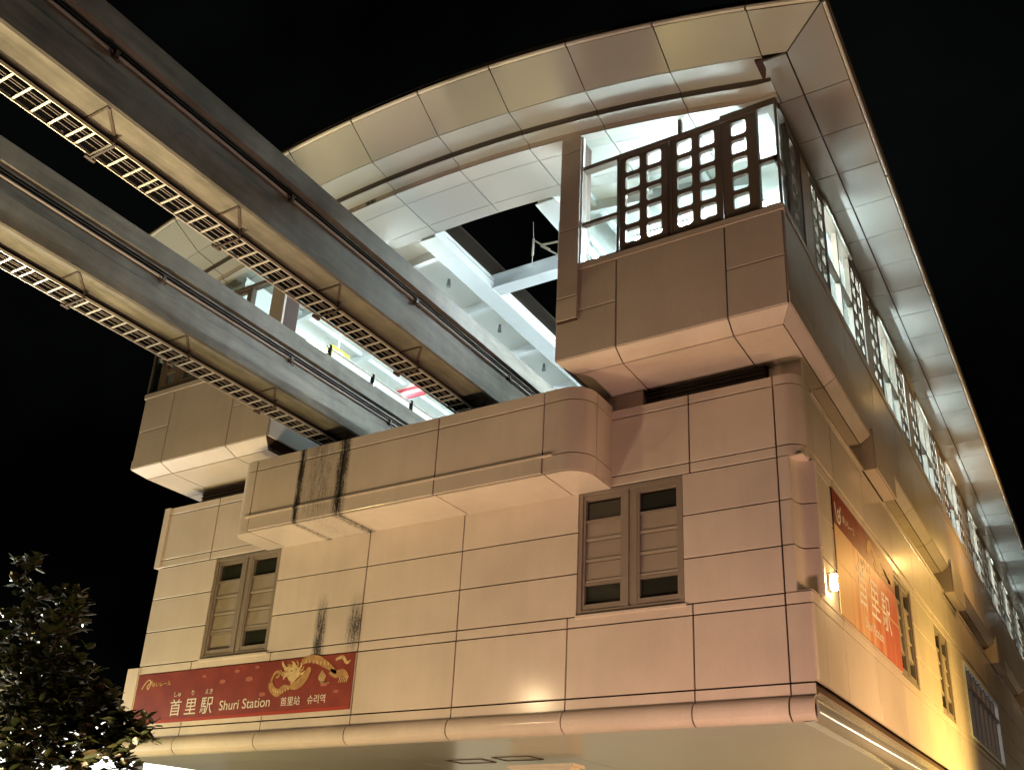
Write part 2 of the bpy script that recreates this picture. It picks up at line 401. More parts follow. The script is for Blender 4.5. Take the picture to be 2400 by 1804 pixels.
# ---- rounded bottom moulding along the front
prof = [(0, 3.05), (0, 2.87), (-.02, 2.85)] + [(-.02 + -.13 * math.sin(math.radians(a)), 2.66 + .19 * math.cos(math.radians(a))) for a in (20, 45, 70, 95, 120)] + [(-.06, 2.50), (0.02, 2.47)]
edges = [XL - .35] + XS + [-3.98]
mold = MB().box(XL - .3, -4.05, YF + .03, YF + .4, 2.49, 3.05).build('bottom_moulding', M['joint'], station)
for a, b in zip(edges[:-1], edges[1:]):
    pts = [[(x, YF + dy, z) for dy, z in prof] for x in (a + GAP / 2, b - GAP / 2)]
    sheet(pts, (0, .05, .0), mold, name='moulding_panel')
# polished rounded moulding under the side wall
rp = [(-.02, 2.87)] + [(-.18 + .17 * math.cos(math.radians(a)), 2.66 + .205 * math.sin(math.radians(a))) for a in (75, 60, 45, 30, 15, 0, -15, -30, -45, -60, -75)] + [(-.24, 2.462)]
sm = MB().box(-4.4, XR - .18, YF + .1, YEND, 2.49, 3.03).build('side_moulding', M['grey_frame'], station)
y = YF - .02
for k in range(26):
    L_ = .55 if k == 0 else 2.43
    pts = [[(XR + dx, yy, z) for dx, z in rp] for yy in (y + .008, y + L_ - .008)]
    sheet(pts, (-.05, 0, .0), sm, m='steel_cornice', name='moulding_panel'); y += L_
# ---- underside of the station
und = MB().box(XL - .3, XR - .2, YF + .1, YEND, 2.50, 2.6).build('underside', M['joint'], station)
sx = [-20.2, -16.6, -13.5, -9.75, -4.15]
for a, b in zip(sx[:-1], sx[1:]):
    yy = YF + .03
    for L_ in (1.25 if a < -17 else 6.0, 6.0, 6.0, 8, 12, 20):
        MB().box(a + .012, b - .012, yy + .012, yy + L_ - .012, 2.462 + random.uniform(0, .003), 2.497).build('soffit_board', M['soffit'], und); yy += L_
for hx, hy in ((-12.2, 17.75), (-10.95, 17.6)):
    h = MB()
    for q in ((hx - .45, hx + .45, hy - .3, hy - .275), (hx - .45, hx + .45, hy + .275, hy + .3), (hx - .45, hx - .425, hy - .27, hy + .27), (hx + .425, hx + .45, hy - .27, hy + .27)):
        h.box(q[0], q[1], q[2], q[3], 2.447, 2.461)
    h.build('access_hatch', M['joint'], und)
MB().box(-11.3, -9.85, 17.9, 18.3, GROUND + .13, 2.30).box(-11.36, -9.78, 17.84, 18.36, 2.30, 2.36).build('entrance_pier', M['panel'], station)
MB().box(-18.5, -5.2, 26, 26.4, GROUND + .13, 2.46).build('ground_floor_wall', M['white_wall'], station)

# ---- shuttered windows of the lower storey
def shutter_window(F, u0, u1, v0, v1, parent, open_pane=None, depth=.09):
    w = MB(); fr = .075
    fbox(w, F, u0, u0 + fr, v0, v1, -depth - .05, -.015); fbox(w, F, u1 - fr, u1, v0, v1, -depth - .05, -.015)
    fbox(w, F, u0 + fr, u1 - fr, v1 - fr, v1, -depth - .05, -.02); fbox(w, F, u0 + fr, u1 - fr, v0, v0 + fr, -depth - .05, -.02)
    mid = (u0 + u1) / 2
    win = w.build('window', M['grey_frame'], parent)
    MB_ = MB(); fbox(MB_, F, u0 + .01, u1 - .01, v0 + .01, v1 - .01, -depth - .14, -depth - .06); MB_.build('window_backing', M['joint'], win)
    m2 = MB(); fbox(m2, F, mid - .14, mid - .03, v0 + fr, v1 - fr, -depth - .05, -.035); fbox(m2, F, mid + .03, mid + .14, v0 + fr, v1 - fr, -depth - .05, -.035)
    fbox(m2, F, mid - .03, mid + .03, v0 + fr, v1 - fr, -depth - .05, -.06); m2.build('mullion', M['grey_frame'], win)
    H = v1 - v0 - 2 * fr
    for a, b, side in ((u0 + fr, mid - .14, 0), (mid + .14, u1 - fr, 1)):
        sash = MB(); s = .05
        fbox(sash, F, a, a + s, v0 + fr, v1 - fr, -depth - .05, -.045); fbox(sash, F, b - s, b, v0 + fr, v1 - fr, -depth - .05, -.045)
        zz = [v0 + fr + .14]; ph = (H - .14 - .10) / 5
        for i in range(6): zz.append(v0 + fr + .14 + ph * i)
        fbox(sash, F, a + s, b - s, v0 + fr, v0 + fr + .12, -depth - .05, -.047); fbox(sash, F, a + s, b - s, v1 - fr - .09, v1 - fr, -depth - .05, -.047)
        sash.build('sash', M['grey_frame'], win)
        base = v0 + fr + .12; ph = (v1 - fr - .09 - base) / 5
        for i in range(5):
            z0 = base + ph * i; pb = MB()
            if i in (0, 4):
                fbox(pb, F, a + s, b - s, z0 + .012, z0 + ph - .05, -depth - .045, -depth - .025)
                o = pb.build('pane', M['louvre'] if (open_pane == (side, i)) else M['dark_pane'], win)
            else:
                # one louvre board: sloping face with a projecting lip
                p = [(z0 + .0, -depth - .02), (z0 + .0, -depth + .018), (z0 + .05, -depth + .022), (z0 + .06, -depth + .0), (z0 + ph - .012, -depth - .018), (z0 + ph - .012, -depth - .045)]
                pb.extrude([F.p(a + s, zv, nv) for zv, nv in p], F.U * (b - a - 2 * s)); o = pb.build('louvre_board', M['louvre'], win)
            lip = MB()
            if i == 3: fbox(lip, F, a + s, b - s, z0 + ph - .045, z0 + ph + .006, -depth - .04, -depth + .03); lip.build('louvre_rail', M['grey_frame'], win)
            if i == 0: fbox(lip, F, a + s, b - s, z0 + ph - .045, z0 + ph - .002, -depth - .04, -depth + .03); lip.build('louvre_rail', M['grey_frame'], win)
    return win
for i, (a, b) in enumerate(WIN):
    shutter_window(FRONT, a, b, WZ0, WZ1, station, open_pane=(0, 0) if i == 0 else None)
    MB().box(a - .02, b + .05, YF - .03, YF + .04, WZ0 - .0 - .055, WZ0 - .008).build('window_sill', M['panel'], station)
# ---- right side wall of the lower storey
SW = [(22.06, 24.05), (27.22, 29.35)]
BAR = (32.2, 40.5)
YS = [15.62, 16.95, 19.40, 22.06, 24.6, 27.22, 29.9, 32.2, 35, 37.7, 40.5, 43.5, 47, 51, 56, 62, 70, YEND]
for r in range(8):
    z0, z1 = ZR[r], ZR[r + 1]
    for a, b in zip(YS[:-1], YS[1:]):
        hol = SW + [BAR] if 2 <= r <= 4 else []
        for p0, p1 in pieces(a, b, hol):
            panel(SIDE, p0, p1, z0, z1, lower, n=.03 if r >= 6 else 0)
for a, b in SW: shutter_window(SIDE, a, b, WZ0, WZ1, station)
w = MB(); fbox(w, SIDE, BAR[0], BAR[0] + .12, WZ0, WZ1, -.15, .03); fbox(w, SIDE, BAR[1] - .12, BAR[1], WZ0, WZ1, -.15, .03); fbox(w, SIDE, BAR[0] + .12, BAR[1] - .12, WZ1 - .1, WZ1, -.15, .03); fbox(w, SIDE, BAR[0] + .12, BAR[1] - .12, WZ0, WZ0 + .1, -.15, .03)
bw = w.build('window', M['steel_white'], station)
w = MB(); fbox(w, SIDE, BAR[0] + .1, BAR[1] - .1, WZ0 + .1, WZ1 - .1, -.16, -.12); w.build('pane', emit('lit_frosted_glass', (.62, .70, .86), .42), bw)
for k in range(1, 14):
    u = BAR[0] + .12 + (BAR[1] - BAR[0] - .24) * k / 14; w = MB(); fbox(w, SIDE, u - .06, u + .06, WZ0 + .1, WZ1 - .1, -.11, -.03 if k % 2 else .0); w.build('window_bar', M['brown_frame'] if k % 2 else M['grey_frame'], bw)
w = MB(); fbox(w, SIDE, BAR[0] + .12, BAR[1] - .12, 6.2, 6.28, -.1, .02); w.build('transom', M['brown_frame'], bw)
# ---- ledge where the side wall meets the platform storey
MB().box(XR - .3, XR + .06, YF + .7, YEND, 8.40, 8.47).build('ledge', M['panel'], station)

# ---- jutting parapet below the tracks
PY = 13.9; PX0, PX1 = -16.28, -7.54; PZ = [6.93, 7.27, 8.35, 8.62]
par = MB().box(PX0 + .08, PX1 - .08, PY + .36, YF + .04, 6.97, 8.55).box(PX0 + .42, PX1 - .45, PY + .05, YF, 6.97, 8.55).build('parapet', M['joint'], station)
PXS = [-15.78, -14.44, -13.27, -10.84, -8.41]
FP = Fr((0, PY, 0), (1, 0, 0), (0, 0, 1), (0, -1, 0))
for r in range(3):
    for a, b in zip(PXS[:-1], PXS[1:]):
        wide = .10 if (r == 2 or r == 1) and abs(a + 14.44) < .01 else GAP
        panel(FP, a, b, PZ[r], PZ[r + 1], par, n=.012 if r == 0 else 0, gap=GAP)
    pr = [(-8.41 + GAP / 2, PY)] + arc(PX1 - .46, PY + .46, .46, -90, 0, 9)
    corner(pr, PZ[r], PZ[r + 1], par)
    corner([(PX1, PY + .48), (PX1, YF)], PZ[r], PZ[r + 1], par)
    pl = [(PX0, YF)] + arc(PX0 + .32, PY + .32, .32, 180, 270, 7) + [(-15.78 - GAP / 2, PY)]
    corner(pl, PZ[r], PZ[r + 1], par)
MB().box(-15.9, -8.2, PY - .035, PY + .03, 7.255, 7.285).build('drip_edge', M['panel'], par)
ux = [-15.72, -13.2, -10.76, -8.36]
for a, b in zip(ux[:-1], ux[1:]):
    MB().box(a + GAP / 2, b - GAP / 2, PY + .015, YF - .0, 6.905, 6.935).build('underside_panel', M['panel'], par)
pts = [(-8.36 + GAP / 2, YF, 6.905), (-8.36 + GAP / 2, PY + .015, 6.905)] + [(x, y, 6.905) for x, y in arc(PX1 - .46, PY + .46, .445, -90, 0, 9)] + [(PX1 - .015, YF, 6.905)]
MB().extrude(pts, (0, 0, .03)).build('underside_panel', M['panel'], par)
pts = [(-15.72 - GAP / 2, PY + .015, 6.905), (-15.72 - GAP / 2, YF, 6.905), (PX0 + .015, YF, 6.905)] + [(x, y, 6.905) for x, y in arc(PX0 + .32, PY + .32, .305, 180, 270, 7)]
MB().extrude(pts, (0, 0, .03)).build('underside_panel', M['panel'], par)
MB().box(-15.6, -8.2, PY + .35, YF + .3, 8.56, 8.60).build('parapet_top', M['louvre_dark'], par)
# ---- dark vent strip between the storeys
vents = [MB().box(x0, x1, 15.42, 15.6, 8.4, 9.0).build('vent_strip', M['joint'], station) for x0, x1 in ((-7.0, -4.62), (-19.3, -17.2))]
for k in range(6):
    for vent, (a, b) in zip(vents, ((-6.98, -4.64), (-19.28, -17.2))):
        MB().add([(a, 15.36, 8.47 + .09 * k), (b, 15.36, 8.47 + .09 * k), (b, 15.42, 8.53 + .09 * k), (a, 15.42, 8.53 + .09 * k), (a, 15.38, 8.45 + .09 * k), (b, 15.38, 8.45 + .09 * k), (b, 15.44, 8.51 + .09 * k), (a, 15.44, 8.51 + .09 * k)], [(0, 1, 2, 3), (7, 6, 5, 4), (0, 4, 5, 1), (1, 5, 6, 2), (2, 6, 7, 3), (3, 7, 4, 0)]).build('vent_slat', M['louvre_dark'], vent)
MB().box(-8.0, -7.03, 15.3, 15.6, 8.4, 8.99).build('vent_side', M['panel'], station); MB().box(-4.58, -3.98, 15.5, 15.7, 8.3, 8.99).build('vent_side', M['panel'], station)

# ---- platform storey: right and left blocks (mirror images about CX)
CX = -11.90
YU = 13.84; XU = -3.66; XI = -8.2
ZB, ZC, ZSILL, ZTOP = 9.0, 9.16, 11.12, 13.55
def mx(x, s): return x if s > 0 else 2 * CX - x
def blockframe(s):
    return Fr((0 if s > 0 else 2 * CX, YU, 0), (1 if s > 0 else -1, 0, 0), (0, 0, 1), (0, -1, 0))
def sideframe(s):
    return Fr((XU if s > 0 else 2 * CX - XU, 0, 0), (0, 1, 0), (0, 0, 1), (s, 0, 0))
blocks = {}
for s in (1, -1):
    F = blockframe(s); FS = sideframe(s)
    nm = 'upper_block'
    co = MB(); fbox(co, F, XI + .06, XU - .06, ZC + .02, ZSILL - .03, -.5, -.05)
    co.add([F.p(XI + .2, ZB + .03, -1.6), F.p(XU - .3, ZB + .03, -1.6), F.p(XU - .3, ZB + .03, -.38), F.p(XI + .2, ZB + .03, -.38),
            F.p(XI + .06, ZC + .02, -1.6), F.p(XU - .06, ZC + .02, -1.6), F.p(XU - .06, ZC + .02, -.05), F.p(XI + .06, ZC + .02, -.05)],
           [(0, 1, 2, 3), (7, 6, 5, 4), (0, 4, 5, 1), (1, 5, 6, 2), (2, 6, 7, 3), (3, 7, 4, 0)])
    xa, xb = sorted((mx(XI + .3, s), mx(XU - .06, s)))
    co.box(xa, xb, 14.4, YEND, ZC + .04, 10.98); co.box(*sorted((mx(XI + .3, s), mx(-3.92, s))), 14.4, YEND, ZB + .03, ZC + .04)
    bl = co.build(nm, M['joint'], station); blocks[s] = bl
    # front cladding
    cs = [XI, -6.91, -4.75, XU]
    for k in range(3):
        a, b = cs[k], cs[k + 1]
        rows = {0: [(ZC, 10.15), (10.15, ZSILL - .03)], 1: [(ZC, ZSILL - .03)], 2: [(ZC, 10.14), (10.14, ZSILL - .03)]}[k]
        for z0, z1 in rows:
            panel(F, a + (.02 if (k == 0 and z0 > 10) else 0), b - (.02 if k == 2 else 0), z0, z1, bl)
    # corner strip and sill cap
    w = MB(); fbox(w, F, XI + .45, XU + .015, ZSILL - .03, ZSILL + .09, -.25, .02); w.build('sill', M['panel'], bl)
    # chamfer and soffit of the overhang
    def P(x, yv, z): return (mx(x, s), yv, z)
    xe = [-7.95, -6.93, -4.78, -3.89]
    for k in range(3):
        a, b = cs[k], cs[k + 1]
        quad_panel([P(a, YU + .0, ZC), P(b, YU + .0, ZC), P(xe[k + 1], 14.2, ZB), P(xe[k], 14.2, ZB)], bl, n=(0, -.40, -.9), name='chamfer_panel', t=.03)
        quad_panel([P(xe[k], 14.2, ZB), P(xe[k + 1], 14.2, ZB), P(xe[k + 1], 15.45, ZB), P(xe[k], 15.45, ZB)], bl, n=(0, 0, -1), name='underside_panel', t=.03)
    # side corbel in bays
    for (y0, y1) in ((YU, 19.6), (21.6, 29.6), (31.9, 40), (42.3, 50.4), (52.6, 61), (63, 72)):
        n_ = 1 if y0 > 40 else max(2, round((y1 - y0) / 2.4)); st = (y1 - y0) / n_
        for k in range(n_):
            a, b = y0 + st * k, y0 + st * (k + 1)
            a0 = 14.2 if (k == 0 and y0 == YU) else a
            quad_panel([P(XU, a, ZC), P(XU, b, ZC), P(-3.89, b, ZB), P(-3.89, a0, ZB)], bl, n=(s * .4, 0, -.9), name='corbel_panel', t=.03)
            quad_panel([P(XU + .012, a, ZC), P(XU + .012, b, ZC), P(XU + .012, b, ZC + .26), P(XU + .012, a, ZC + .26)], bl, n=(s, 0, 0), name='corbel_band', t=.03)
            quad_panel([P(-3.89, a0 if k or y0 != YU else 15.45, ZB), P(-3.89, b, ZB), P(-4.6, b, ZB), P(-4.6, a0 if k or y0 != YU else 15.45, ZB)], bl, n=(0, 0, -1), name='underside_panel', t=.03)
    for (y0, y1) in ((19.62, 21.58), (29.62, 31.88), (40.02, 42.28), (50.42, 52.58)):
        xa, xb = sorted((mx(-4.5, s), mx(-3.62, s)))
        MB().box(xa, xb, y0, y1, 8.40, 9.30).build('corbel_box', M['panel'], bl)
        MB().box(*sorted((mx(-3.61, s), mx(-3.58, s))), y0, y1, 8.41, 9.40).build('corbel_band', M['panel'], bl)
    # side cladding
    ysd = [14.4, 15.5] + [15.5 + 4.95 / 2 * k for k in range(1, 26)]
    panel(FS, YU + .02, 15.5, ZC + .27, ZSILL - .03, bl)
    for a, b in zip(ysd[1:-1], ysd[2:]):
        panel(FS, a, b, ZC + .27, ZSILL - .03, bl, n=-.02)
    w = MB(); fbox(w, FS, 14.0, 15.5, ZSILL - .03, ZSILL + .09, -.25, .02); fbox(w, FS, 15.5, YEND, ZSILL - .03, ZSILL + .13, -.25, .0); w.build('sill', M['panel'], bl)

# ---- lattice screens, glazing and pillars
def lattice(F, cells_u, hu, cells_v, hv, u0, u1, v0, v1, parent, n0=-.10, n1=-.02, name='lattice_screen', m='brown_frame'):
    """board pierced by rounded openings; cells_u / cells_v are hole centres"""
    mb = MB(); c = .05
    ub = [u0] + [(a + b) / 2 for a, b in zip(cells_u[:-1], cells_u[1:])] + [u1]
    vb = [v0] + [(a + b) / 2 for a, b in zip(cells_v[:-1], cells_v[1:])] + [v1]
    for i, cu in enumerate(cells_u):
        for j, cv_ in enumerate(cells_v):
            a, b, d, e = cu - hu / 2, cu + hu / 2, cv_ - hv / 2, cv_ + hv / 2
            k = c * .3
            inner = [(a + c, d), (b - c, d), (b - k, d + k), (b, d + c), (b, e - c), (b - k, e - k), (b - c, e), (a + c, e), (a + k, e - k), (a, e - c), (a, d + c), (a + k, d + k)]
            A, B, D, E2 = ub[i], ub[i + 1], vb[j], vb[j + 1]
            outer = [(a + c, D), (b - c, D), (B, D), (B, d + c), (B, e - c), (B, E2), (b - c, E2), (a + c, E2), (A, E2), (A, e - c), (A, d + c), (A, D)]
            n = 12; v = []
            for nn in (n1, n0):
                v += [F.p(u, w_, nn) for u, w_ in inner] + [F.p(u, w_, nn) for u, w_ in outer]
            f = []
            for q in range(n):
                r = (q + 1) % n
                f.append((q, r, n + r, n + q)); f.append((2 * n + q, 3 * n + q, 3 * n + r, 2 * n + r)); f.append((q, 2 * n + q, 2 * n + r, r))
            mb.add(v, f)
    return mb.build(name, M[m], parent, recalc=False)
VR = [11.552 + .4175 * k for k in range(5)]
def pane(F, u0, u1, v0, v1, n, parent, m='glass', name='pane'):
    mb = MB(); fbox(mb, F, u0, u1, v0, v1, n - .006, n + .006); return mb.build(name, M[m], parent)
for s in (1, -1):
    F = blockframe(s); FS = sideframe(s); bl = blocks[s]
    # pillar at the track side
    pl = MB(); fbox(pl, F, XI + .05, -7.72, 9.95, 14.75, -.42, .055)
    pil = pl.build('pillar', M['joint'], bl)
    for z0, z1 in ((9.97, 10.48), (10.48, 12.05), (12.05, 13.98), (13.98, 14.72)):
        panel(F, XI + .03, -7.70, z0, z1, pil, n=.07, t=.06, gap=.022)
    # lattice boards
    for u0, u1, cu in ((-6.86, -5.81, (-6.58, -6.125)), (-5.81, -4.75, (-5.495, -5.035)), (-4.75, -4.08, (-4.41,))):
        lattice(F, list(cu), .305, VR, .315, u0 + .008, u1 - .008, 11.26, 13.46, bl)
        pane(F, u0 + .03, u1 - .03, 11.3, 13.45, -.13, bl)
    fr = MB()
    for u in (-5.86, -5.76, -4.76): fbox(fr, F, u - .012, u + .012, 11.24, 13.46, -.09, -.005)
    fbox(fr, F, -7.72, -4.75, 13.46, 13.56, -.16, .0); fbox(fr, F, -4.75, XU - .01, 13.47, 13.62, -.16, .005)
    fbox(fr, F, -6.91, -6.86, 11.2, 13.46, -.14, -.0); fbox(fr, F, -4.09, -4.05, 11.2, 13.47, -.14, -.0)
    fbox(fr, F, -7.72, -7.67, 11.2, 13.46, -.16, -.01); fbox(fr, F, -7.67, -6.91, 12.13, 12.2, -.13, -.03)
    fbox(fr, F, -4.05, XU - .03, 12.24, 12.33, -.12, -.03); fbox(fr, F, -7.67, XU - .04, 11.2, 11.245, -.14, -.0)
    fbox(fr, FS, YU + .03, 14.42, 12.24, 12.33, -.12, -.03); fbox(fr, FS, 14.40, 14.47, 11.2, 13.5, -.12, -.0); fbox(fr, FS, 14.0, YEND, 13.47, 13.60, -.2, .02)
    fbox(fr, F, -5.62, -5.55, 13.56, 14.1, -.14, -.04); fbox(fr, F, XU - .045, XU - .005, 11.2, 13.47, -.045, -.005)
    fr.build('window_frame', M['brown_frame'], bl)
    pane(F, -7.67, -6.91, 11.24, 13.46, -.08, bl)
    pane(F, -4.05, XU - .02, 11.24, 13.47, -.05, bl)
    pane(FS, YU + .02, 14.40, 11.24, 13.47, -.04, bl)
    pane(F, -7.68, -4.3, 13.5, 14.6, -.10, bl, name='clerestory_pane')
    tr = MB(); fbox(tr, F, -7.71, -7.675, 11.2, 14.5, -.06, .01); tr.build('white_trim', M['steel_white'], bl)
    # side bays
    lattice(FS, [14.86], .32, VR, .315, 14.50, 15.35, 11.26, 13.46, bl)
    pane(FS, 14.5, 15.35, 11.3, 13.45, -.13, bl)
    if s > 0:
        for k in range(12):
            y0 = 15.5 + 4.95 * k
            w = MB(); fbox(w, FS, y0 - .15, y0 + .45, 11.25, 13.47, -.16, .0); w.build('pilaster', M['panel'], bl)
            for ya in (y0 + .55, y0 + 3.75):
                lattice(FS, [ya + .27, ya + .72], .29, VR, .315, ya, ya + 1.0, 11.26, 13.46, bl)
            pane(FS, y0 + .5, y0 + 4.8, 11.3, 13.45, -.14, bl)
            w = MB()
            for u in (y0 + 1.6, y0 + 2.65, y0 + 3.7): fbox(w, FS, u - .04, u + .04, 11.25, 13.47, -.12, -.01)
            fbox(w, FS, y0 + 1.64, y0 + 3.66, 12.18, 12.27, -.12, -.02); w.build('window_frame', M['brown_frame'], bl)
            w = MB(); fbox(w, FS, y0 + 1.5, y0 + 3.8, 13.48, 13.56, .0, .06); w.build('head_trim', M['trim'], bl)

# ---- arched roof: glossy ring over the front
AX = -11.85
SL, SR = -12.62, -9.74                          # the roof is open to the sky between these, over the tracks
def zo(x): return 15.37 - .0196 * (x - AX) ** 2
def zi(x, d=0.):
    a = 14.90 - .0176 * (x - AX) ** 2 + d; b = 13.612; k = .08         # soft meeting with the flat eave
    return .5 * (a + b + math.sqrt((a - b) ** 2 + k * k)) if abs(x - AX) < 9.5 else b
YR, XE = 12.13, -2.34
def n_x(a, b, n=6): return [a + (b - a) * i / n for i in range(n + 1)]
seam = [-21.30, -19.76, -17.96, -16.16, -14.36, -12.56, -10.75, -8.95, -7.16, -5.35, -3.60]
roof_b = MB()
xs_ = n_x(-21.2, -2.5, 40)
roof_b.grid([[(x, YR + .06, zo(x) + .02), (x, 12.95, zi(x) + .07), (x, 13.8, zi(x, -.17) + .06), (x, 15.36, zi(x, -.28) + .06)] for x in xs_], (0, .02, .08))
roof_b.grid([[(x, YR + .04, zo(x) + .14), (x, 15.38, zo(x) + .14)] for x in xs_], (0, 0, .06))
roof_b.grid([[(x, 15.39, zo(x) + .14), (x, YEND, zo(x) + .14)] for x in n_x(-21.2, SL, 20)], (0, 0, .06)); roof_b.grid([[(x, 15.39, zo(x) + .14), (x, YEND, zo(x) + .14)] for x in n_x(SR, -2.5, 20)], (0, 0, .06))
roof = roof_b.build('arched_roof', M['cap'], station)
# inside skin of the roof on both sides of the open slot over the tracks
for a, b in ((-20.0, SL), (SR, -3.72)):
    MB().grid([[(x, 15.38, zi(x, -.28) + .26), (x, YEND, zi(x, -.28) + .26)] for x in n_x(a, b, 14)], (0, 0, .05)).build('roof_lining', M['white_wall'], roof)
PROF = [(12.90, 0), (13.41, -.05), (13.42, -.15), (13.73, -.18), (13.745, -.27), (14.16, -.275), (15.04, -.28), (15.36, -.28)]
def strip(a, b, rows, m, name):
    """one curved cladding panel of the ring; rows = list of (y, zfun)"""
    g2 = .011
    pts = [[(x, yv, zf(x)) for yv, zf in rows] for x in n_x(a + g2, b - g2, 5)]
    return sheet(pts, (0, .03, .045), roof, m=m, name=name)
def zf(d): return (lambda x, d=d: zi(x, d))
ends = seam + [XE]
for k in range(len(ends) - 1):
    a, b = ends[k], ends[k + 1]
    right_end = k == len(ends) - 2
    if not right_end:
        strip(a, b, [(YR, zo), (12.895, lambda x: zi(x) + .003)], 'roof_panel', 'fascia_panel')
        strip(a, b, [(12.905, zf(0)), (13.02, zf(-.008)), (13.405, zf(-.05))], 'roof_panel', 'step_panel')
        strip(a, b, [(13.45, zf(-.150)), (13.72, zf(-.18))], 'roof_panel', 'step_panel')
        strip(a, b, [(13.408, zf(-.055)), (13.43, zf(-.148))], 'cap', 'step_riser')
        strip(a, b, [(13.725, zf(-.183)), (13.745, zf(-.268))], 'panel', 'step_riser')
        for y0, y1 in ((13.75, 14.16), (14.16, 15.04), (15.04, 15.37)):
            strip(a, b, [(y0 + .008, zf(-.275)), (y1 - .008, zf(-.28))], 'roof_panel', 'soffit_panel')
    if right_end: b = -3.60
    for y0, y1, d0, d1 in ((12.905, 13.405, 0, -.05), (13.45, 13.72, -.15, -.18)) if right_end else (): pass
    if right_end:                                  # mitred end against the side eave
        b = XE
        quad_panel([(a, YR, zo(a)), (XE, YR, 13.6), (-3.16, 12.9, 13.6), (a, 12.9, zi(a))], roof, m='roof_panel', name='fascia_panel', n=(0, -.5, -.85), gap=.02)
# thin bright tube and dark cap along the front edge
for a, b in zip(ends[:-1], ends[1:]):
    MB().tube([(x, YR - .015, zo(x) + .06) for x in n_x(a + .02, b - .02, 6)], .05, 8).build('edge_trim', M['trim'], roof, smooth=True)
MB().grid([[(x, YR + .03, zo(x) + .10), (x, YR + .0, zo(x) + .24)] for x in n_x(-21.3, XE, 40)], (0, .06, 0)).build('edge_cap', M['cap'], roof)
# right-hand eave soffit, panel by panel
eave = MB().box(-3.75, XE - .03, 12.95, YEND, 13.70, 13.76).build('side_eave', M['joint'], station)
ye = [12.9] + [14.02 + 1.2 * k for k in range(0, 52)]
for a, b in zip(ye[:-1], ye[1:]):
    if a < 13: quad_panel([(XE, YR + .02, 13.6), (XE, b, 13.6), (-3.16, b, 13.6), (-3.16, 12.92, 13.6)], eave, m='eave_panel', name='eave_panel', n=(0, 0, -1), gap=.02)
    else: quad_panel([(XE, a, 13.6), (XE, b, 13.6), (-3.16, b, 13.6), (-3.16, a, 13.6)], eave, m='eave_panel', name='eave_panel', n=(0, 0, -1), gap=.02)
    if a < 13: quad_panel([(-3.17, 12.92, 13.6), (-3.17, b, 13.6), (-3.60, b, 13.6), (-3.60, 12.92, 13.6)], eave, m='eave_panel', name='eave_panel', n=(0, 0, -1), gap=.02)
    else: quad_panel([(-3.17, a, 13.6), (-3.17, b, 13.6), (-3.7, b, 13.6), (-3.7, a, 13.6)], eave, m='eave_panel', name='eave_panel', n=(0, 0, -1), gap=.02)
for k in range(14):
    y0 = YR + .05 + k * 4.8
    MB().tube([(XE + .03, y0, 13.64), (XE + .03, y0 + 4.74, 13.64)], .035, 8).build('edge_trim', M['trim'], eave, smooth=True)
MB().box(XE + .0, XE + .09, YR, YEND, 13.70, 13.86).build('edge_cap', M['cap'], eave)
# ---- white steel under the roof
def steel(mb, name='steel_beam'): return mb.build(name, M['steel_white'], roof)
for x in (SL - .22, SR + .22):
    z = zi(x, -.28)
    steel(MB().box(x - .20, x + .20, 15.40, YEND, z - .02, z + .4)); steel(MB().box(x - .26, x + .26, 15.40, YEND, z - .045, z - .022))
for k in range(9):
    yy = 18.1 + 5 * k; z = zi(-11.2, -.28)
    m_ = MB().box(SL, SR, yy - .06, yy + .06, z - .0, z + .36); steel(m_, 'cross_beam'); m_ = MB().box(SL, SR, yy - .2, yy + .2, z - .03, z - .002); steel(m_, 'beam_flange'); m_ = MB().box(SL, SR, yy - .2, yy + .2, z + .362, z + .39); steel(m_, 'beam_flange')
for k in range(20):
    yy = 16.2 + 2.5 * k
    for a, b in ((-19.2, SL - .45), (SR + .45, -4.75)):
        mb = MB(); mb.grid([[(x, yy - .07, zi(x, -.28)), (x, yy + .07, zi(x, -.28))] for x in n_x(a, b, 10)], (0, 0, .25)); steel(mb, 'rafter')
for x in (-19, -17.6, -16.2, -14.8, -8.6, -7.2, -5.8):
    steel(MB().box(x - .05, x + .05, 15.42, YEND, zi(x, -.28) + .12, zi(x, -.28) + .255), 'purlin')
# ---- platforms and their inner walls
for s in (1, -1):
    def X(x): return mx(x, s)
    def bx_(mb, x0, x1, y0, y1, z0, z1): return mb.box(*sorted((X(x0), X(x1))), y0, y1, z0, z1)
    bx_(MB(), XI + .32, -3.95, 14.45, YEND, 10.985, 11.12).build('platform_floor', M['floor_in'], blocks[s])
    bx_(MB(), XI - .006, XI + .05, YU + .07, YEND, 9.2, 11.12).build('platform_edge', M['white_wall'], blocks[s])
    w = MB(); bx_(w, XI + .3, -4.0, YU + .55, YU + .60, 9.4, 10.98); w.build('inner_wall', M['white_wall'], blocks[s])
    if s < 0:
        bx_(MB(), -3.85, -3.75, 14.2, YEND, 11.2, 13.6).build('outer_wall', M['white_wall'], blocks[s])
        bx_(MB(), -6.42, -6.34, YU + .15, 15.2, 11.2, 14.0).build('light_block_wall', M['white_wall'], blocks[s]); bx_(MB(), -6.42, -3.8, 15.2, 15.3, 11.2, 13.9).build('light_block_wall', M['white_wall'], blocks[s])  # walls added to keep lamp light out of the outer corner
MB().box(-8.2, -15.6, 75, 75.3, 8, 15).build('end_wall', M['white_wall'], station)

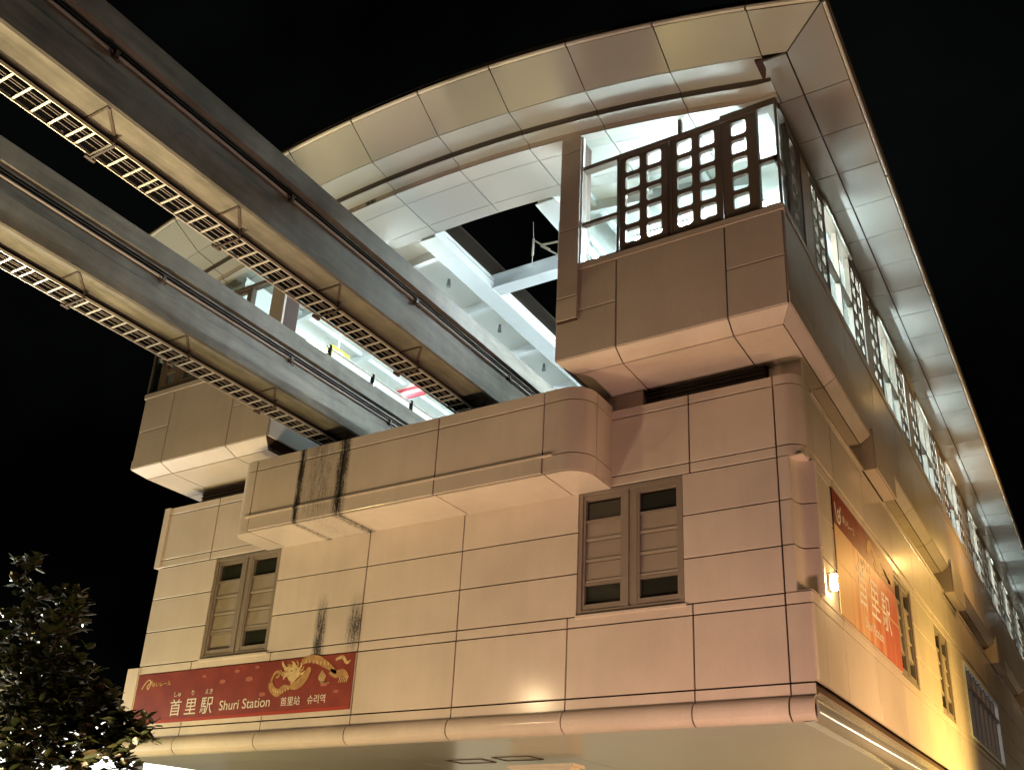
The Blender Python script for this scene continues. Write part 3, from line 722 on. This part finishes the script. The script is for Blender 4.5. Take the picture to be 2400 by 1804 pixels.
# ------------------------------------------------------------------ fluorescent battens
ORD = ['first', 'second', 'third', 'fourth', 'fifth', 'sixth', 'seventh', 'eighth', 'ninth', 'tenth', 'eleventh']
def batten(x, y, z, label, L=1.3, along='y', m='tube'):
    t = thing('fluorescent_lamp', (x, y, z), label, 'lamp', 'fluorescent lamps under the station roof')
    d = (0, L / 2, 0) if along == 'y' else (L / 2, 0, 0); p = Vector((x, y, z)); d = Vector(d)
    MB().bar(p - d + Vector((0, 0, .06)), p + d + Vector((0, 0, .06)), .12, .05).build('lamp_housing', M['steel_white'], t)
    MB().tube([p - d * .96, p + d * .96], .03, 8).build('lamp_tube', M[m], t)
    MB().bar(p + Vector((0, 0, .08)), p + Vector((0, 0, .45)), .015).build('hanger', M['steel_white'], t)
for k in range(11):
    yy = 17.2 + 2.6 * k if k < 6 else 17.2 + 2.6 * 6 + 5.2 * (k - 6)
    batten(-4.9, yy, 12.95, 'white fluorescent lamp behind the side windows, %s behind the corner room' % ORD[k], m='tube_bright')
    if k < 9: batten(-17.0, yy - .6, 13.1, 'white fluorescent lamp over the far platform, %s from the arch' % ORD[k])
batten(-14.3, 16.3, 13.85, 'white fluorescent lamp over the track beside the arch')
batten(-8.9, 16.6, 13.6, 'white fluorescent lamp just behind the tall brown pillar')
batten(-6.9, 16.0, 13.15, 'white fluorescent lamp crosswise behind the lattice next to the pillar', along='x', m='tube_bright')
batten(-5.2, 16.0, 13.05, 'white fluorescent lamp crosswise behind the lattice next to the corner', along='x', m='tube_bright')

# ------------------------------------------------------------------ platform screen, signs
fence = thing('platform_fence', (-15.65, 15.5, 11.12), 'low glazed safety fence with dark posts along the far platform edge', 'fence')
rl = MB().bar((-15.6, 15.3, 12.24), (-15.6, 60, 12.24), .05).bar((-15.6, 15.3, 11.35), (-15.6, 60, 11.35), .04).build('rail', M['galv'], fence)
for k in range(18):
    MB().bar((-15.6, 15.4 + 1.65 * k, 11.12), (-15.6, 15.4 + 1.65 * k, 12.3), .07).build('post', M['black'], fence)
for k in range(17):
    MB().box(-15.607, -15.593, 15.5 + 1.65 * k, 16.95 + 1.65 * k, 11.4, 12.18).build('fence_panel', M['steel_white'], fence)

def text_mesh(body, size, F, u, v, n, m, parent, name='lettering', shear=0., sx=1., align='LEFT'):
    cu = bpy.data.curves.new('lettering', 'FONT'); cu.body = body; cu.size = size; cu.extrude = .0015; cu.shear = shear; cu.align_x = align
    o = bpy.data.objects.new('lettering', cu); C.objects.link(o)
    dg = bpy.context.evaluated_depsgraph_get(); me = bpy.data.meshes.new_from_object(o.evaluated_get(dg)); me.name = name
    bpy.data.objects.remove(o); bpy.data.curves.remove(cu)
    for vt in me.vertices:
        c = vt.co.copy(); vt.co = F.p(u + c.x * sx, v + c.y, n + c.z)
    me.materials.clear(); me.materials.append(m)
    return link(name, me, parent)
WHITE = mat('white_print', (.66, .62, .55), .5)
sg = thing('hanging_sign', (-16.5, 16.6, 12.8), 'yellow and white lit sign hanging beside the far platform', 'sign')
MB().box(-16.6, -16.4, 16.25, 16.95, 12.62, 13.0).build('sign_face', mat('yellow_sign', (.80, .72, .05), .4), sg)
MB().box(-16.398, -16.39, 16.5, 16.7, 12.68, 12.94).build('sign_symbol', WHITE, sg); MB().bar((-16.5, 16.6, 13.0), (-16.5, 16.6, 13.6), .03).build('hanger', M['steel_white'], sg)
sg = thing('hanging_sign', (-16.5, 19.7, 13.3), 'red and white striped sign hanging under the far platform roof', 'sign')
RED = mat('red_sign', (.70, .06, .08), .4)
for i, m_ in enumerate((RED, WHITE, RED, WHITE)):
    MB().box(-17.2, -16.0, 19.7, 19.78, 13.10 + .11 * i, 13.10 + .11 * (i + 1)).build('sign_stripe', m_, sg)
MB().bar((-16.6, 19.74, 13.54), (-16.6, 19.74, 13.8), .03).build('hanger', M['steel_white'], sg)

# ------------------------------------------------------------------ monorail beams
BW = .75; BZ0, BZ1 = 9.105, 10.53
def beam(xr, label, rung0, seed):
    rnd = random.Random(seed)
    t = thing('track_beam', (xr - BW / 2, 0, BZ0), label, 'monorail track', 'monorail track beams')
    h = BW / 2; xc = xr - h
    # dumb-bell section of the running beam
    half = [(h - .03, BZ0), (h, BZ0 + .03), (h, 9.62), (h - .05, 9.66), (h - .05, 9.90), (h - .075, 9.92), (h - .075, 10.10), (h, 10.13), (h, BZ1 - .02), (h - .02, BZ1)]
    poly = [(xc + a, z) for a, z in half] + [(xc - a, z) for a, z in reversed(half)]
    y = -22.0
    joints = [-22, 26.5, 75]
    for a, b in zip(joints[:-1], joints[1:]):
        MB().extrude([(x, a + .01, z) for x, z in poly], (0, b - a - .02, 0)).build('beam_segment', M['concrete'], t)
    # cables and power rail along the flanks
    for sgn in (1, -1):
        side = xc + sgn * h
        cb = MB(); cb.tube([(side - sgn * .02, -20, 9.88), (side - sgn * .02, 74, 9.88)], .022, 8); cb.build('conduit', M['conduit'], t, smooth=True)
        cb = MB()
        for dz in (9.97, 10.03): cb.tube([(side - sgn * .055, -20, dz), (side - sgn * .055, 74, dz)], .012, 6)
        cb.build('cable', M['black'], t, smooth=True)
        for k in range(12):
            yy = 2.18 + 3.22 * k + (.6 if xr < -12 else 0)
            c = MB(); c.box(*sorted((side - sgn * .05, side + sgn * .035)), yy - .03, yy + .03, 9.82, 9.93)
            c.tube([(side + sgn * .02, yy - .10, 9.86), (side + sgn * .05, yy - .06, 9.74), (side + sgn * .05, yy + .02, 9.72), (side + sgn * .02, yy + .06, 9.80)], .012, 6); c.build('clamp', M['bracket'], t)
    # hangers under the soffit and the cable ladder
    x0, x1, zt = xc - h + .29, xc - h - .15, 8.985
    tray = MB().bar((x0, -20, zt), (x0, 20, zt), .016, .05).bar((x1, -20, zt), (x1, 20, zt), .016, .05).build('cable_ladder', M['galv'], t)
    yy = -19.9; r = MB().box(x1 + .01, x0 - .01, -.016, .016, zt - .012, zt + .008)
    first = None
    while yy < 15.6:
        if yy > 2.5:
            if first is None: first = r.build('rung', M['galv'], tray); o = first
            else: o = first.copy(); C.objects.link(o); put(o, tray)
            o.location = (0, yy + rnd.uniform(-.004, .004), 0)
        yy += .25 if rnd.random() > .04 else .14
    cb = MB()
    for i in range(9):
        x = x1 + .03 + i * (x0 - x1 - .06) / 8
        cb.tube([(x + rnd.uniform(-.006, .006), q, zt + .035 + rnd.uniform(0, .012)) for q in (-20, -6, 4, 6.5, 9, 12, 15, 20)], .019, 6)
    cb.build('cable_bundle', M['black'], tray, smooth=True)
    MB().box(x1 + .02, x0 - .02, -20, 20, zt + .06, zt + .07).build('dark_tray_sheet', M['black'], tray)  # black sheet added to keep the ladder interior dark
    cb = MB()
    for i in (2, 4, 5): cb.tube([(x1 + .05 + i * .05, q, zt + .012) for q in (-20, 20)], .006, 5)
    cb.build('thin_cable', M['conduit'], tray)
    for k in range(-2, 6):
        yb = 5.5 + 2.22 * k
        b = MB(); b.bar((xr - .04, yb, BZ0 - .012), (x1 - .08, yb, BZ0 - .012), .03, .02); b.bar((xr - .06, yb + .02, BZ0 - .012), (x0 - .0, yb + .42, BZ0 - .012), .04, .02)  # second, oblique bar models the bracket's shadow on the soffit
        b.bar((x1 - .03, yb + .35, zt - .035), (x1 - .03, yb + .50, zt - .035), .05, .05); b.bar((x0 + .05, yb + .40, zt - .03), (x0 + .05, yb + .40, BZ0), .03, .03)
        b.bar((x1 - .06, yb + .42, zt - .045), (x0 + .08, yb + .42, zt - .045), .03, .02)
        b.build('bracket', M['bracket'], t)
    return t
beam(-10.0, 'upper right concrete track beam running under the arch into the station', 0, 3)
beam(-13.64, 'lower left concrete track beam passing above the tree into the station', 0, 4)

# ------------------------------------------------------------------ front banner
ban = thing('station_banner', (-16.55, YF, 3.17), 'long red station name banner with gold dragon across the front wall', 'banner')
def print_red(name, c1, c2):
    m, nt, p = nodes(name); L = nt.links; N = nt.nodes
    geo = N.new('ShaderNodeNewGeometry'); t = N.new('ShaderNodeTexNoise'); t.inputs['Scale'].default_value = 2.2; t.inputs['Detail'].default_value = 5; L.new(geo.outputs['Position'], t.inputs['Vector'])
    r = N.new('ShaderNodeValToRGB'); r.color_ramp.elements[0].color = (*c1, 1); r.color_ramp.elements[0].position = .42; r.color_ramp.elements[1].color = (*c2, 1); r.color_ramp.elements[1].position = .72
    L.new(t.outputs['Fac'], r.inputs[0]); L.new(r.outputs[0], p.inputs['Base Color']); p.inputs['Roughness'].default_value = .42; return m
REDB = print_red('red_banner_print', (.185, .026, .015), (.24, .042, .022))
MB().box(-19.8, -13.3, YF - .022, YF - .006, 3.175, 4.315).build('banner_sheet', REDB, ban)
FB = Fr((0, YF - .024, 0), (1, 0, 0), (0, 0, 1), (0, -1, 0))
w = MB(); fbox(w, FB, -19.78, -13.32, 3.18, 3.245, 0, .002); w.build('bottom_stripe', mat('bright_red_print', (.32, .035, .015), .4), ban)
GOLD = mat('gold_print', (.40, .22, .08), .45, noise=.35, nscale=9); GOLD2 = mat('pale_gold_print', (.58, .42, .20), .45, noise=.3, nscale=12)
text_mesh('首', .40, FB, -18.57, 3.345, .002, WHITE, ban); text_mesh('里', .40, FB, -18.08, 3.345, .002, WHITE, ban); text_mesh('駅', .40, FB, -17.58, 3.345, .002, WHITE, ban)
text_mesh('しゅ', .13, FB, -18.50, 3.745, .002, WHITE, ban); text_mesh('り', .13, FB, -17.94, 3.745, .002, WHITE, ban); text_mesh('えき', .13, FB, -17.50, 3.745, .002, WHITE, ban)
text_mesh('Shuri Station', .30, FB, -16.99, 3.355, .002, WHITE, ban, sx=.98); text_mesh('首里站', .20, FB, -15.19, 3.355, .002, WHITE, ban, sx=.92); text_mesh('슈리역', .20, FB, -14.45, 3.355, .002, WHITE, ban, sx=.92)
text_mesh('ゆいレール', .13, FB, -19.30, 4.02, .002, GOLD2, ban)
def ribbon(F, pts, widths, n, m, parent, name):
    """flat printed stroke"""
    P_ = [Vector((a, b, 0)) for a, b in pts]; v = []; f = []
    for k, p in enumerate(P_):
        d = (P_[min(k + 1, len(P_) - 1)] - P_[max(k - 1, 0)]).normalized(); q = Vector((-d.y, d.x, 0)) * widths[k] / 2
        for nn in (0, .0015):
            v += [F.p((p + q).x, (p + q).y, n + nn), F.p((p - q).x, (p - q).y, n + nn)]
    for k in range(len(P_) - 1):
        b = 4 * k; c = b + 4
        f += [(b + 2, b + 3, c + 3, c + 2), (b, c, c + 1, b + 1), (b, b + 2, c + 2, c), (b + 1, c + 1, c + 3, b + 3)]
    f += [(0, 1, 3, 2), (len(v) - 4, len(v) - 2, len(v) - 1, len(v) - 3)]
    return MB().add(v, f).build(name, m, parent)
def smooth_path(ctrl, n=24):
    out = []
    K = len(ctrl)
    for i in range(n + 1):
        t = i / n * (K - 1); k = min(int(t), K - 2); u = t - k
        p = [Vector(ctrl[max(0, min(K - 1, k + q))]) for q in (-1, 0, 1, 2)]
        c = .5 * ((2 * p[1]) + (-p[0] + p[2]) * u + (2 * p[0] - 5 * p[1] + 4 * p[2] - p[3]) * u * u + (-p[0] + 3 * p[1] - 3 * p[2] + p[3]) * u ** 3)
        out.append((c.x, c.y))
    return out
# logo swirl
sp = smooth_path([(-19.62, 3.98), (-19.52, 4.12), (-19.42, 4.18), (-19.34, 4.12), (-19.44, 4.05), (-19.40, 3.97), (-19.30, 4.16)], 22)
ribbon(FB, sp, [.03] * len(sp), .002, GOLD2, ban, 'logo_swirl')
# golden dragon: body coils, claws, head with mane, horns and whiskers
def drg(ctrl, w0, w1, m=GOLD, n=26, lay=.002):
    sp = smooth_path(ctrl, n); ws = [w0 + (w1 - w0) * abs(math.sin(math.pi * (.15 + .85 * k / n))) for k in range(n + 1)]
    ribbon(FB, sp, ws, lay, m, ban, 'dragon_print')
drg([(-15.55, 3.86), (-15.48, 3.72), (-15.30, 3.62), (-15.14, 3.72), (-14.98, 3.72)], .05, .16)
drg([(-15.54, 3.88), (-15.46, 4.04), (-15.36, 4.07), (-15.33, 3.98), (-15.42, 3.95)], .04, .06)
drg([(-14.98, 3.75), (-14.78, 3.76), (-14.62, 3.88), (-14.52, 4.02), (-14.50, 4.10)], .08, .20)
drg([(-14.72, 4.22), (-14.50, 4.28), (-14.28, 4.24), (-14.12, 4.16), (-13.92, 4.05), (-13.75, 3.92)], .06, .17)
drg([(-13.92, 3.98), (-13.74, 3.90), (-13.56, 3.92), (-13.42, 3.80)], .06, .16)
drg([(-13.80, 4.20), (-13.62, 4.24), (-13.5, 4.12), (-13.40, 4.16)], .03, .07, GOLD2)
head = [(-15.22, 4.02), (-15.12, 4.16), (-14.98, 4.20), (-14.84, 4.16), (-14.72, 4.06), (-14.74, 3.94), (-14.84, 3.86), (-14.94, 3.80), (-15.04, 3.88), (-15.10, 3.96)]
MB().extrude([FB.p(a, b, .0045) for a, b in head], FB.N * .0015).build('dragon_print', GOLD2, ban)
for a in range(9):
    th = math.radians(-20 + a * 26); cx0, cz0 = -14.92, 4.02
    drg([(cx0 + .16 * math.cos(th), cz0 + .12 * math.sin(th)), (cx0 + .25 * math.cos(th + .15), cz0 + .19 * math.sin(th + .15)), (cx0 + .31 * math.cos(th + .4), cz0 + .25 * math.sin(th + .4))], .018, .05, GOLD if a % 2 else GOLD2, 6, .0063)
drg([(-15.14, 4.12), (-15.24, 4.20), (-15.28, 4.29)], .02, .06, GOLD2, 8, .0065)
for dz in (0, .05): drg([(-15.10, 3.94 + dz), (-15.22, 3.98 + dz), (-15.32, 4.06 + dz)], .01, .02, GOLD2, 8, .0065)
for k in range(7):
    a = k / 6; drg([(-15.45 + a * .42, 3.72 - .06 * math.sin(3.1 * a)), (-15.43 + a * .42, 3.66 - .06 * math.sin(3.1 * a))], .02, .03, GOLD2, 4, .004)
    drg([(-14.62 + a * .62, 4.27 - .10 * a), (-14.60 + a * .62, 4.20 - .10 * a)], .02, .03, GOLD2, 4, .004)
for k in range(5):
    a = k / 4; drg([(-14.12 + .1 * a, 4.0 - .1 * a), (-14.2 + .14 * a, 3.86 - .1 * a), (-14.1 + .2 * a, 3.74)], .012, .025, GOLD2, 8, .003)
    drg([(-13.62 + .05 * k, 3.84), (-13.66 + .05 * k, 3.72)], .012, .02, GOLD2, 4, .003)
DK = mat('dark_print', (.10, .03, .02), .5)
for a, b in ((-14.99, 4.06), (-14.86, 4.08)): MB().extrude([FB.p(a + .022 * math.cos(t), b + .018 * math.sin(t), .0066) for t in (0, 1, 2, 3, 4, 5)], FB.N * .001).build('dragon_eye', DK, ban)
CLOUD = mat('faint_cloud_print', (.36, .11, .07), .45)
for a, b, w_ in ((-17.0, 3.98, .20), (-16.6, 4.18, .16), (-16.2, 3.98, .24), (-16.0, 4.22, .14), (-15.75, 3.62, .2), (-17.6, 4.14, .14), (-14.05, 3.72, .2), (-13.7, 3.55, .15)):
    MB().extrude([FB.p(a + w_ / 2 * math.cos(t * .7854) * (1 + .25 * math.sin(3 * t)), b + w_ / 4.4 * math.sin(t * .7854), .002) for t in range(8)], FB.N * .001).build('cloud_print', CLOUD, ban)

# ------------------------------------------------------------------ side banner
ban2 = thing('station_banner', (XR, 19.4, 4.56), 'tall red station banner with painted orange glare and white characters on the side wall', 'banner')
FS2 = Fr((XR + .03, 0, 0), (0, 1, 0), (0, 0, 1), (1, 0, 0))
w = MB(); fbox(w, FS2, 16.72, 21.95, 6.25, 6.95, -.015, 0); w.build('banner_sheet', print_red('maroon_banner_print', (.16, .02, .012), (.24, .05, .03)), ban2)
m_, nt, p_ = nodes('banner_print_with_glare'); N = nt.nodes; L = nt.links
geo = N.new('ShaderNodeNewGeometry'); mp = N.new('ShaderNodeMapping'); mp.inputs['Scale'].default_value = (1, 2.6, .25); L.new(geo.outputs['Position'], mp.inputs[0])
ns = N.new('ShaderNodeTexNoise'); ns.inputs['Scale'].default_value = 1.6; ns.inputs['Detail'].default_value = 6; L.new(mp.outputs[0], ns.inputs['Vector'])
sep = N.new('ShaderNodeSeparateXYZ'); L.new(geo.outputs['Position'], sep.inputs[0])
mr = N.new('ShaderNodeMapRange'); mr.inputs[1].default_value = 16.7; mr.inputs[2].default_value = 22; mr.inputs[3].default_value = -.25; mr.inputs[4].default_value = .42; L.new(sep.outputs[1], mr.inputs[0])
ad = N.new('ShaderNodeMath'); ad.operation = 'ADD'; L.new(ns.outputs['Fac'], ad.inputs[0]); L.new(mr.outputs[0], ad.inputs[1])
cr = N.new('ShaderNodeValToRGB'); cr.color_ramp.elements[0].position = .38; cr.color_ramp.elements[0].color = (.60, .37, .19, 1); cr.color_ramp.elements[1].position = .80; cr.color_ramp.elements[1].color = (.46, .12, .075, 1)  # lamp glare painted in: orange at the near end, fading to red
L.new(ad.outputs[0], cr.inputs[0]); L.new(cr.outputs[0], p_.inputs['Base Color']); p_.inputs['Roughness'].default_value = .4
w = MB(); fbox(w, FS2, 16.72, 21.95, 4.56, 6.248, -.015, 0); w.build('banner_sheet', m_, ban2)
w = MB(); fbox(w, FS2, 16.74, 21.93, 5.52, 5.55, 0, .002); w.build('banner_seam', GOLD2, ban2)
for ch, u in (('首', 18.15), ('里', 19.2), ('駅', 20.25)): text_mesh(ch, .92, FS2, u, 5.22, .003, WHITE, ban2, sx=.95)
text_mesh('しゅりえき', .22, FS2, 18.4, 6.02, .003, WHITE, ban2); text_mesh('Shuri Station', .30, FS2, 18.6, 4.78, .003, WHITE, ban2)
text_mesh('ゆいレール', .19, FS2, 17.35, 6.48, .003, WHITE, ban2)
sp = smooth_path([(16.85, 6.70), (16.92, 6.42), (17.12, 6.36), (17.22, 6.55), (17.05, 6.60), (17.08, 6.45), (17.28, 6.74)], 22); ribbon(FS2, sp, [.05] * len(sp), .003, WHITE, ban2, 'logo_swirl')
for c, a, b in (([(19.3, 6.5), (19.7, 6.75), (20.2, 6.55), (20.7, 6.7), (21.2, 6.45), (21.7, 6.6)], .1, .24), ([(19.9, 6.4), (20.3, 6.35), (20.9, 6.5), (21.5, 6.36)], .05, .14)):
    sp = smooth_path(c, 24); ribbon(FS2, sp, [a + (b - a) * abs(math.sin(k * .5)) for k in range(25)], .003, GOLD, ban2, 'dragon_print')

# ------------------------------------------------------------------ wall lamp on the side wall
wl = thing('wall_lamp', (XR, 16.08, 4.92), 'small glowing yellow lamp fixed to the side wall near the corner', 'lamp')
MB().box(XR + .002, XR + .05, 15.98, 16.18, 4.80, 5.06).build('back_plate', M['galv'], wl)
MB().box(XR + .05, XR + .13, 15.99, 16.17, 4.82, 5.03).build('lamp_glass', emit('sodium_lamp_glow', (1.0, .78, .38), 150), wl)
MB().box(XR + .002, XR + .16, 15.97, 16.19, 5.06, 5.085).build('hood', M['galv'], wl)

# ------------------------------------------------------------------ antenna by the open slot
an = thing('antenna', (-9.3, 16.0, 13.9), 'thin whip antenna on a bracket in the dark roof opening', 'antenna')
a0 = Vector((-10.17, 16.0, 13.95))
MB().tube([a0 + Vector((-.02, 0, .62)), a0 + Vector((0, 0, .2)), a0, a0 + Vector((0, 0, -.75))], .008, 6).build('whip', M['galv'], an)
MB().tube([a0 + Vector((.01, 0, .12)), a0 + Vector((.0, 0, -.34))], .028, 8).build('mast_base', M['galv'], an)
MB().bar(a0 + Vector((.02, 0, .08)), (-9.70, 16, 13.62), .03).bar((-9.95, 16, 13.83), (-9.45, 16.0, 13.77), .035).bar((-9.95, 16, 13.8), (-9.5, 16, 13.42), .03).bar((-9.45, 16, 13.3), (-9.45, 16, 14.3), .05).build('bracket', M['galv'], an)

# ------------------------------------------------------------------ tree in front of the left end
leaf_m = []
for nm, c in (('dark_leaf', (.034, .046, .013)), ('olive_leaf', (.056, .062, .018)), ('brown_leaf', (.062, .040, .014))):
    leaf_m.append(mat(nm, c, .32, noise=.25, nscale=20, spec=.6))
bark = mat('grey_bark', (.12, .10, .075), .8, noise=.3, nscale=12)
tree = thing('tree', (-15.3, 9.6, GROUND), 'leafy dark green tree at the lower left in front of the banner', 'tree')
rnd = random.Random(11)
limbs = []
def limb(ctrl, r0, r1):
    sp = []
    K = len(ctrl)
    for i in range(13):
        t = i / 12 * (K - 1); k = min(int(t), K - 2); u = t - k
        sp.append(Vector(ctrl[k]).lerp(Vector(ctrl[k + 1]), u) + Vector((rnd.uniform(-.03, .03),) * 3))
    limbs.append(sp); return sp, r0, r1
trunk = MB(); sp, a, b = limb([(-15.3, 9.6, GROUND), (-15.35, 9.6, 0), (-15.25, 9.6, 1.4), (-15.4, 9.55, 2.9)], .15, .06); trunk.tube(sp, a, 8, b)
trunk.build('trunk', bark, tree, smooth=True)
twigs = [[(-15.3, 9.6, 1.0), (-14.2, 9.45, 1.8), (-12.6, 9.3, 1.95)], [(-15.3, 9.6, 1.3), (-15.6, 9.5, 2.4), (-15.5, 9.5, 3.4)], [(-15.35, 9.55, 2.6), (-15.5, 9.5, 3.6), (-15.72, 9.3, 4.85)],
         [(-15.35, 9.55, 2.4), (-14.8, 9.5, 3.4), (-14.25, 9.4, 3.95)], [(-15.3, 9.6, .6), (-14.0, 9.4, 1.2), (-12.6, 9.3, 1.35)], [(-15.3, 9.6, 1.2), (-14.5, 9.6, 2.5), (-14.0, 9.5, 3.1)],
         [(-15.3, 9.6, .4), (-14.3, 9.9, .9), (-13.0, 9.7, 1.1)], [(-14.9, 9.5, 1.4), (-13.9, 9.4, 2.5), (-13.4, 9.4, 2.75)], [(-14.2, 9.45, 1.8), (-13.2, 9.3, 2.3), (-12.7, 9.3, 2.35)]]
for tw in twigs:
    sp, a, b = limb(tw, .045, .010); MB().tube(sp, a, 6, b).build('branch', bark, tree, smooth=True)
clumps = [((-15.72, 9.3, 4.85), .20, 14), ((-15.75, 9.3, 4.45), .2, 9), ((-15.35, 9.3, 4.25), .22, 12), ((-14.45, 9.3, 4.05), .26, 30), ((-14.05, 9.3, 3.85), .20, 20), ((-15.2, 9.4, 3.8), .38, 44), ((-15.9, 9.4, 3.8), .4, 40), ((-14.6, 9.4, 3.55), .4, 50),
          ((-14.1, 9.4, 3.15), .26, 24), ((-15.0, 9.4, 3.1), .5, 80), ((-15.8, 9.5, 3.0), .5, 80), ((-14.4, 9.4, 2.75), .42, 60), ((-13.75, 9.4, 2.72), .26, 28), ((-15.2, 9.5, 2.4), .6, 130), ((-14.3, 9.4, 2.2), .5, 100),
          ((-13.5, 9.35, 2.35), .36, 60), ((-12.95, 9.3, 2.3), .28, 40), ((-13.7, 9.4, 1.85), .42, 80), ((-12.9, 9.3, 1.9), .34, 60), ((-12.35, 9.3, 1.95), .26, 40), ((-11.95, 9.3, 1.88), .22, 24), ((-12.5, 9.3, 1.6), .28, 34),
          ((-14.9, 9.5, 1.7), .6, 120), ((-13.9, 9.4, 1.4), .4, 40), ((-13.1, 9.3, 1.45), .32, 30), ((-12.45, 9.4, 1.3), .26, 20), ((-15.3, 9.5, 1.2), .5, 90), ((-14.3, 9.6, .95), .4, 40), ((-13.2, 9.6, 1.0), .36, 40), ((-12.4, 9.6, 1.05), .26, 20), ((-15.9, 9.5, 1.9), .5, 90), ((-16.2, 9.4, 3.3), .4, 50)]
def leaf_mesh(m, k):
    mb = MB(); L_ = .19 * (1 + .15 * k); W = .068 * (1 + .1 * k)
    v = [(0, 0, 0), (L_ * .3, W * .8, .012), (L_ * .7, W * .7, .010), (L_, 0, -.012), (L_ * .7, -W * .7, .010), (L_ * .3, -W * .8, .012), (L_ * .35, 0, -.004), (L_ * .7, 0, -.006)]
    mb.add(v, [(0, 6, 1), (1, 6, 7, 2), (2, 7, 3), (0, 5, 6), (5, 4, 7, 6), (4, 3, 7)])
    me = bpy.data.meshes.new('leaf'); me.from_pydata(mb.v, [], mb.f); me.materials.append(m)
    me.polygons.foreach_set('use_smooth', [True] * len(me.polygons)); return me
lm = [leaf_mesh(leaf_m[i], j) for i in range(3) for j in range(2)]
spots = []
for c, r, n in clumps:
    c = Vector(c); k = 0; n = int(n * 2.4)
    while k < n:                                 # leaves sit in whorls on little shoots
        d = Vector((rnd.gauss(0, 1), rnd.gauss(0, 1), rnd.gauss(0, 1))).normalized() * r * rnd.random() ** .45
        w0 = rnd.uniform(0, 6.28); q = rnd.randint(3, 6)
        for i in range(q):
            a = w0 + i * 6.283 / q + rnd.uniform(-.3, .3)
            rot = Matrix.Rotation(a, 4, 'Z') @ Matrix.Rotation(rnd.uniform(-.9, .35), 4, 'Y') @ Matrix.Rotation(rnd.uniform(-.6, .6), 4, 'X')
            spots.append((Matrix.Translation(c + d + Vector((0, 0, rnd.uniform(-.03, .03)))) @ rot @ Matrix.Scale(rnd.uniform(.7, 1.2), 4), rnd.choices(range(6), (6, 6, 4, 4, 2, 2))[0]))
            k += 1
spots.sort(key=lambda s_: s_[0].translation.length)
for mtx, k in spots[:290]:
    o = bpy.data.objects.new('leaf', lm[k]); C.objects.link(o); put(o, tree)
    o.location, o.rotation_euler, o.scale = mtx.translation, mtx.to_euler(), mtx.to_scale()
fo = MB()
for mtx, k in spots[290:]:
    me = lm[k]; fo.m = k // 2
    fo.add([mtx @ v.co for v in me.vertices], [tuple(p.vertices) for p in me.polygons])
o = fo.build('foliage', leaf_m, tree, smooth=False, recalc=False); tag(o, kind='stuff')

# ------------------------------------------------------------------ lit shop building seen through the tree
shop = thing('shop_building', (-46, 30, GROUND), 'brightly lit white shop front glimpsed behind the tree at lower left', 'building')
MB().box(-62, -33, 30, 42, GROUND, 7.2).build('wall', mat('pale_shop_wall', (.6, .6, .56), .6), shop)
lit = emit('lit_shop_window', (1.0, .98, .9), 2.6)
for k in range(6):
    x = -60 + k * 4.4
    f = MB().box(x - .1, x + 3.9, 29.86, 29.99, 3.0, 6.7).build('window', M['galv'], shop); MB().box(x, x + 3.8, 29.84, 29.855, 3.1, 6.6).build('pane', lit, f)
MB().box(-62.2, -32.8, 29.0, 30, 7.0, 7.3).build('roof', M['cap'], shop)

# ------------------------------------------------------------------ small fittings under the platform roof
FIT = mat('grey_plastic_fitting', (.10, .105, .11), .45)
WH = ['first', 'second', 'third', 'fourth', 'fifth', 'sixth']
for k in range(6):
    x, y = SL - .95, 17.3 + 2.5 * k; z = zi(x, -.28) + .02
    sp_ = thing('ceiling_speaker', (x, y, z), 'small grey speaker under the white roof beside the open slot, %s from the arch' % WH[k], 'speaker', 'speakers along the open roof slot')
    MB().tube([(x, y, z + .2), (x, y, z + .06), (x, y, z - .02)], .035, 10, .065).build('horn', FIT, sp_, smooth=True); MB().bar((x, y, z + .2), (x, y, z + .5), .025).build('hanger', M['steel_white'], sp_)
    cd = MB().tube([(x + .35, y - 1.2, z + .1), (x + .35, y + 1.2, z + .1)], .02, 6).build('roof_conduit', M['galv'], roof)
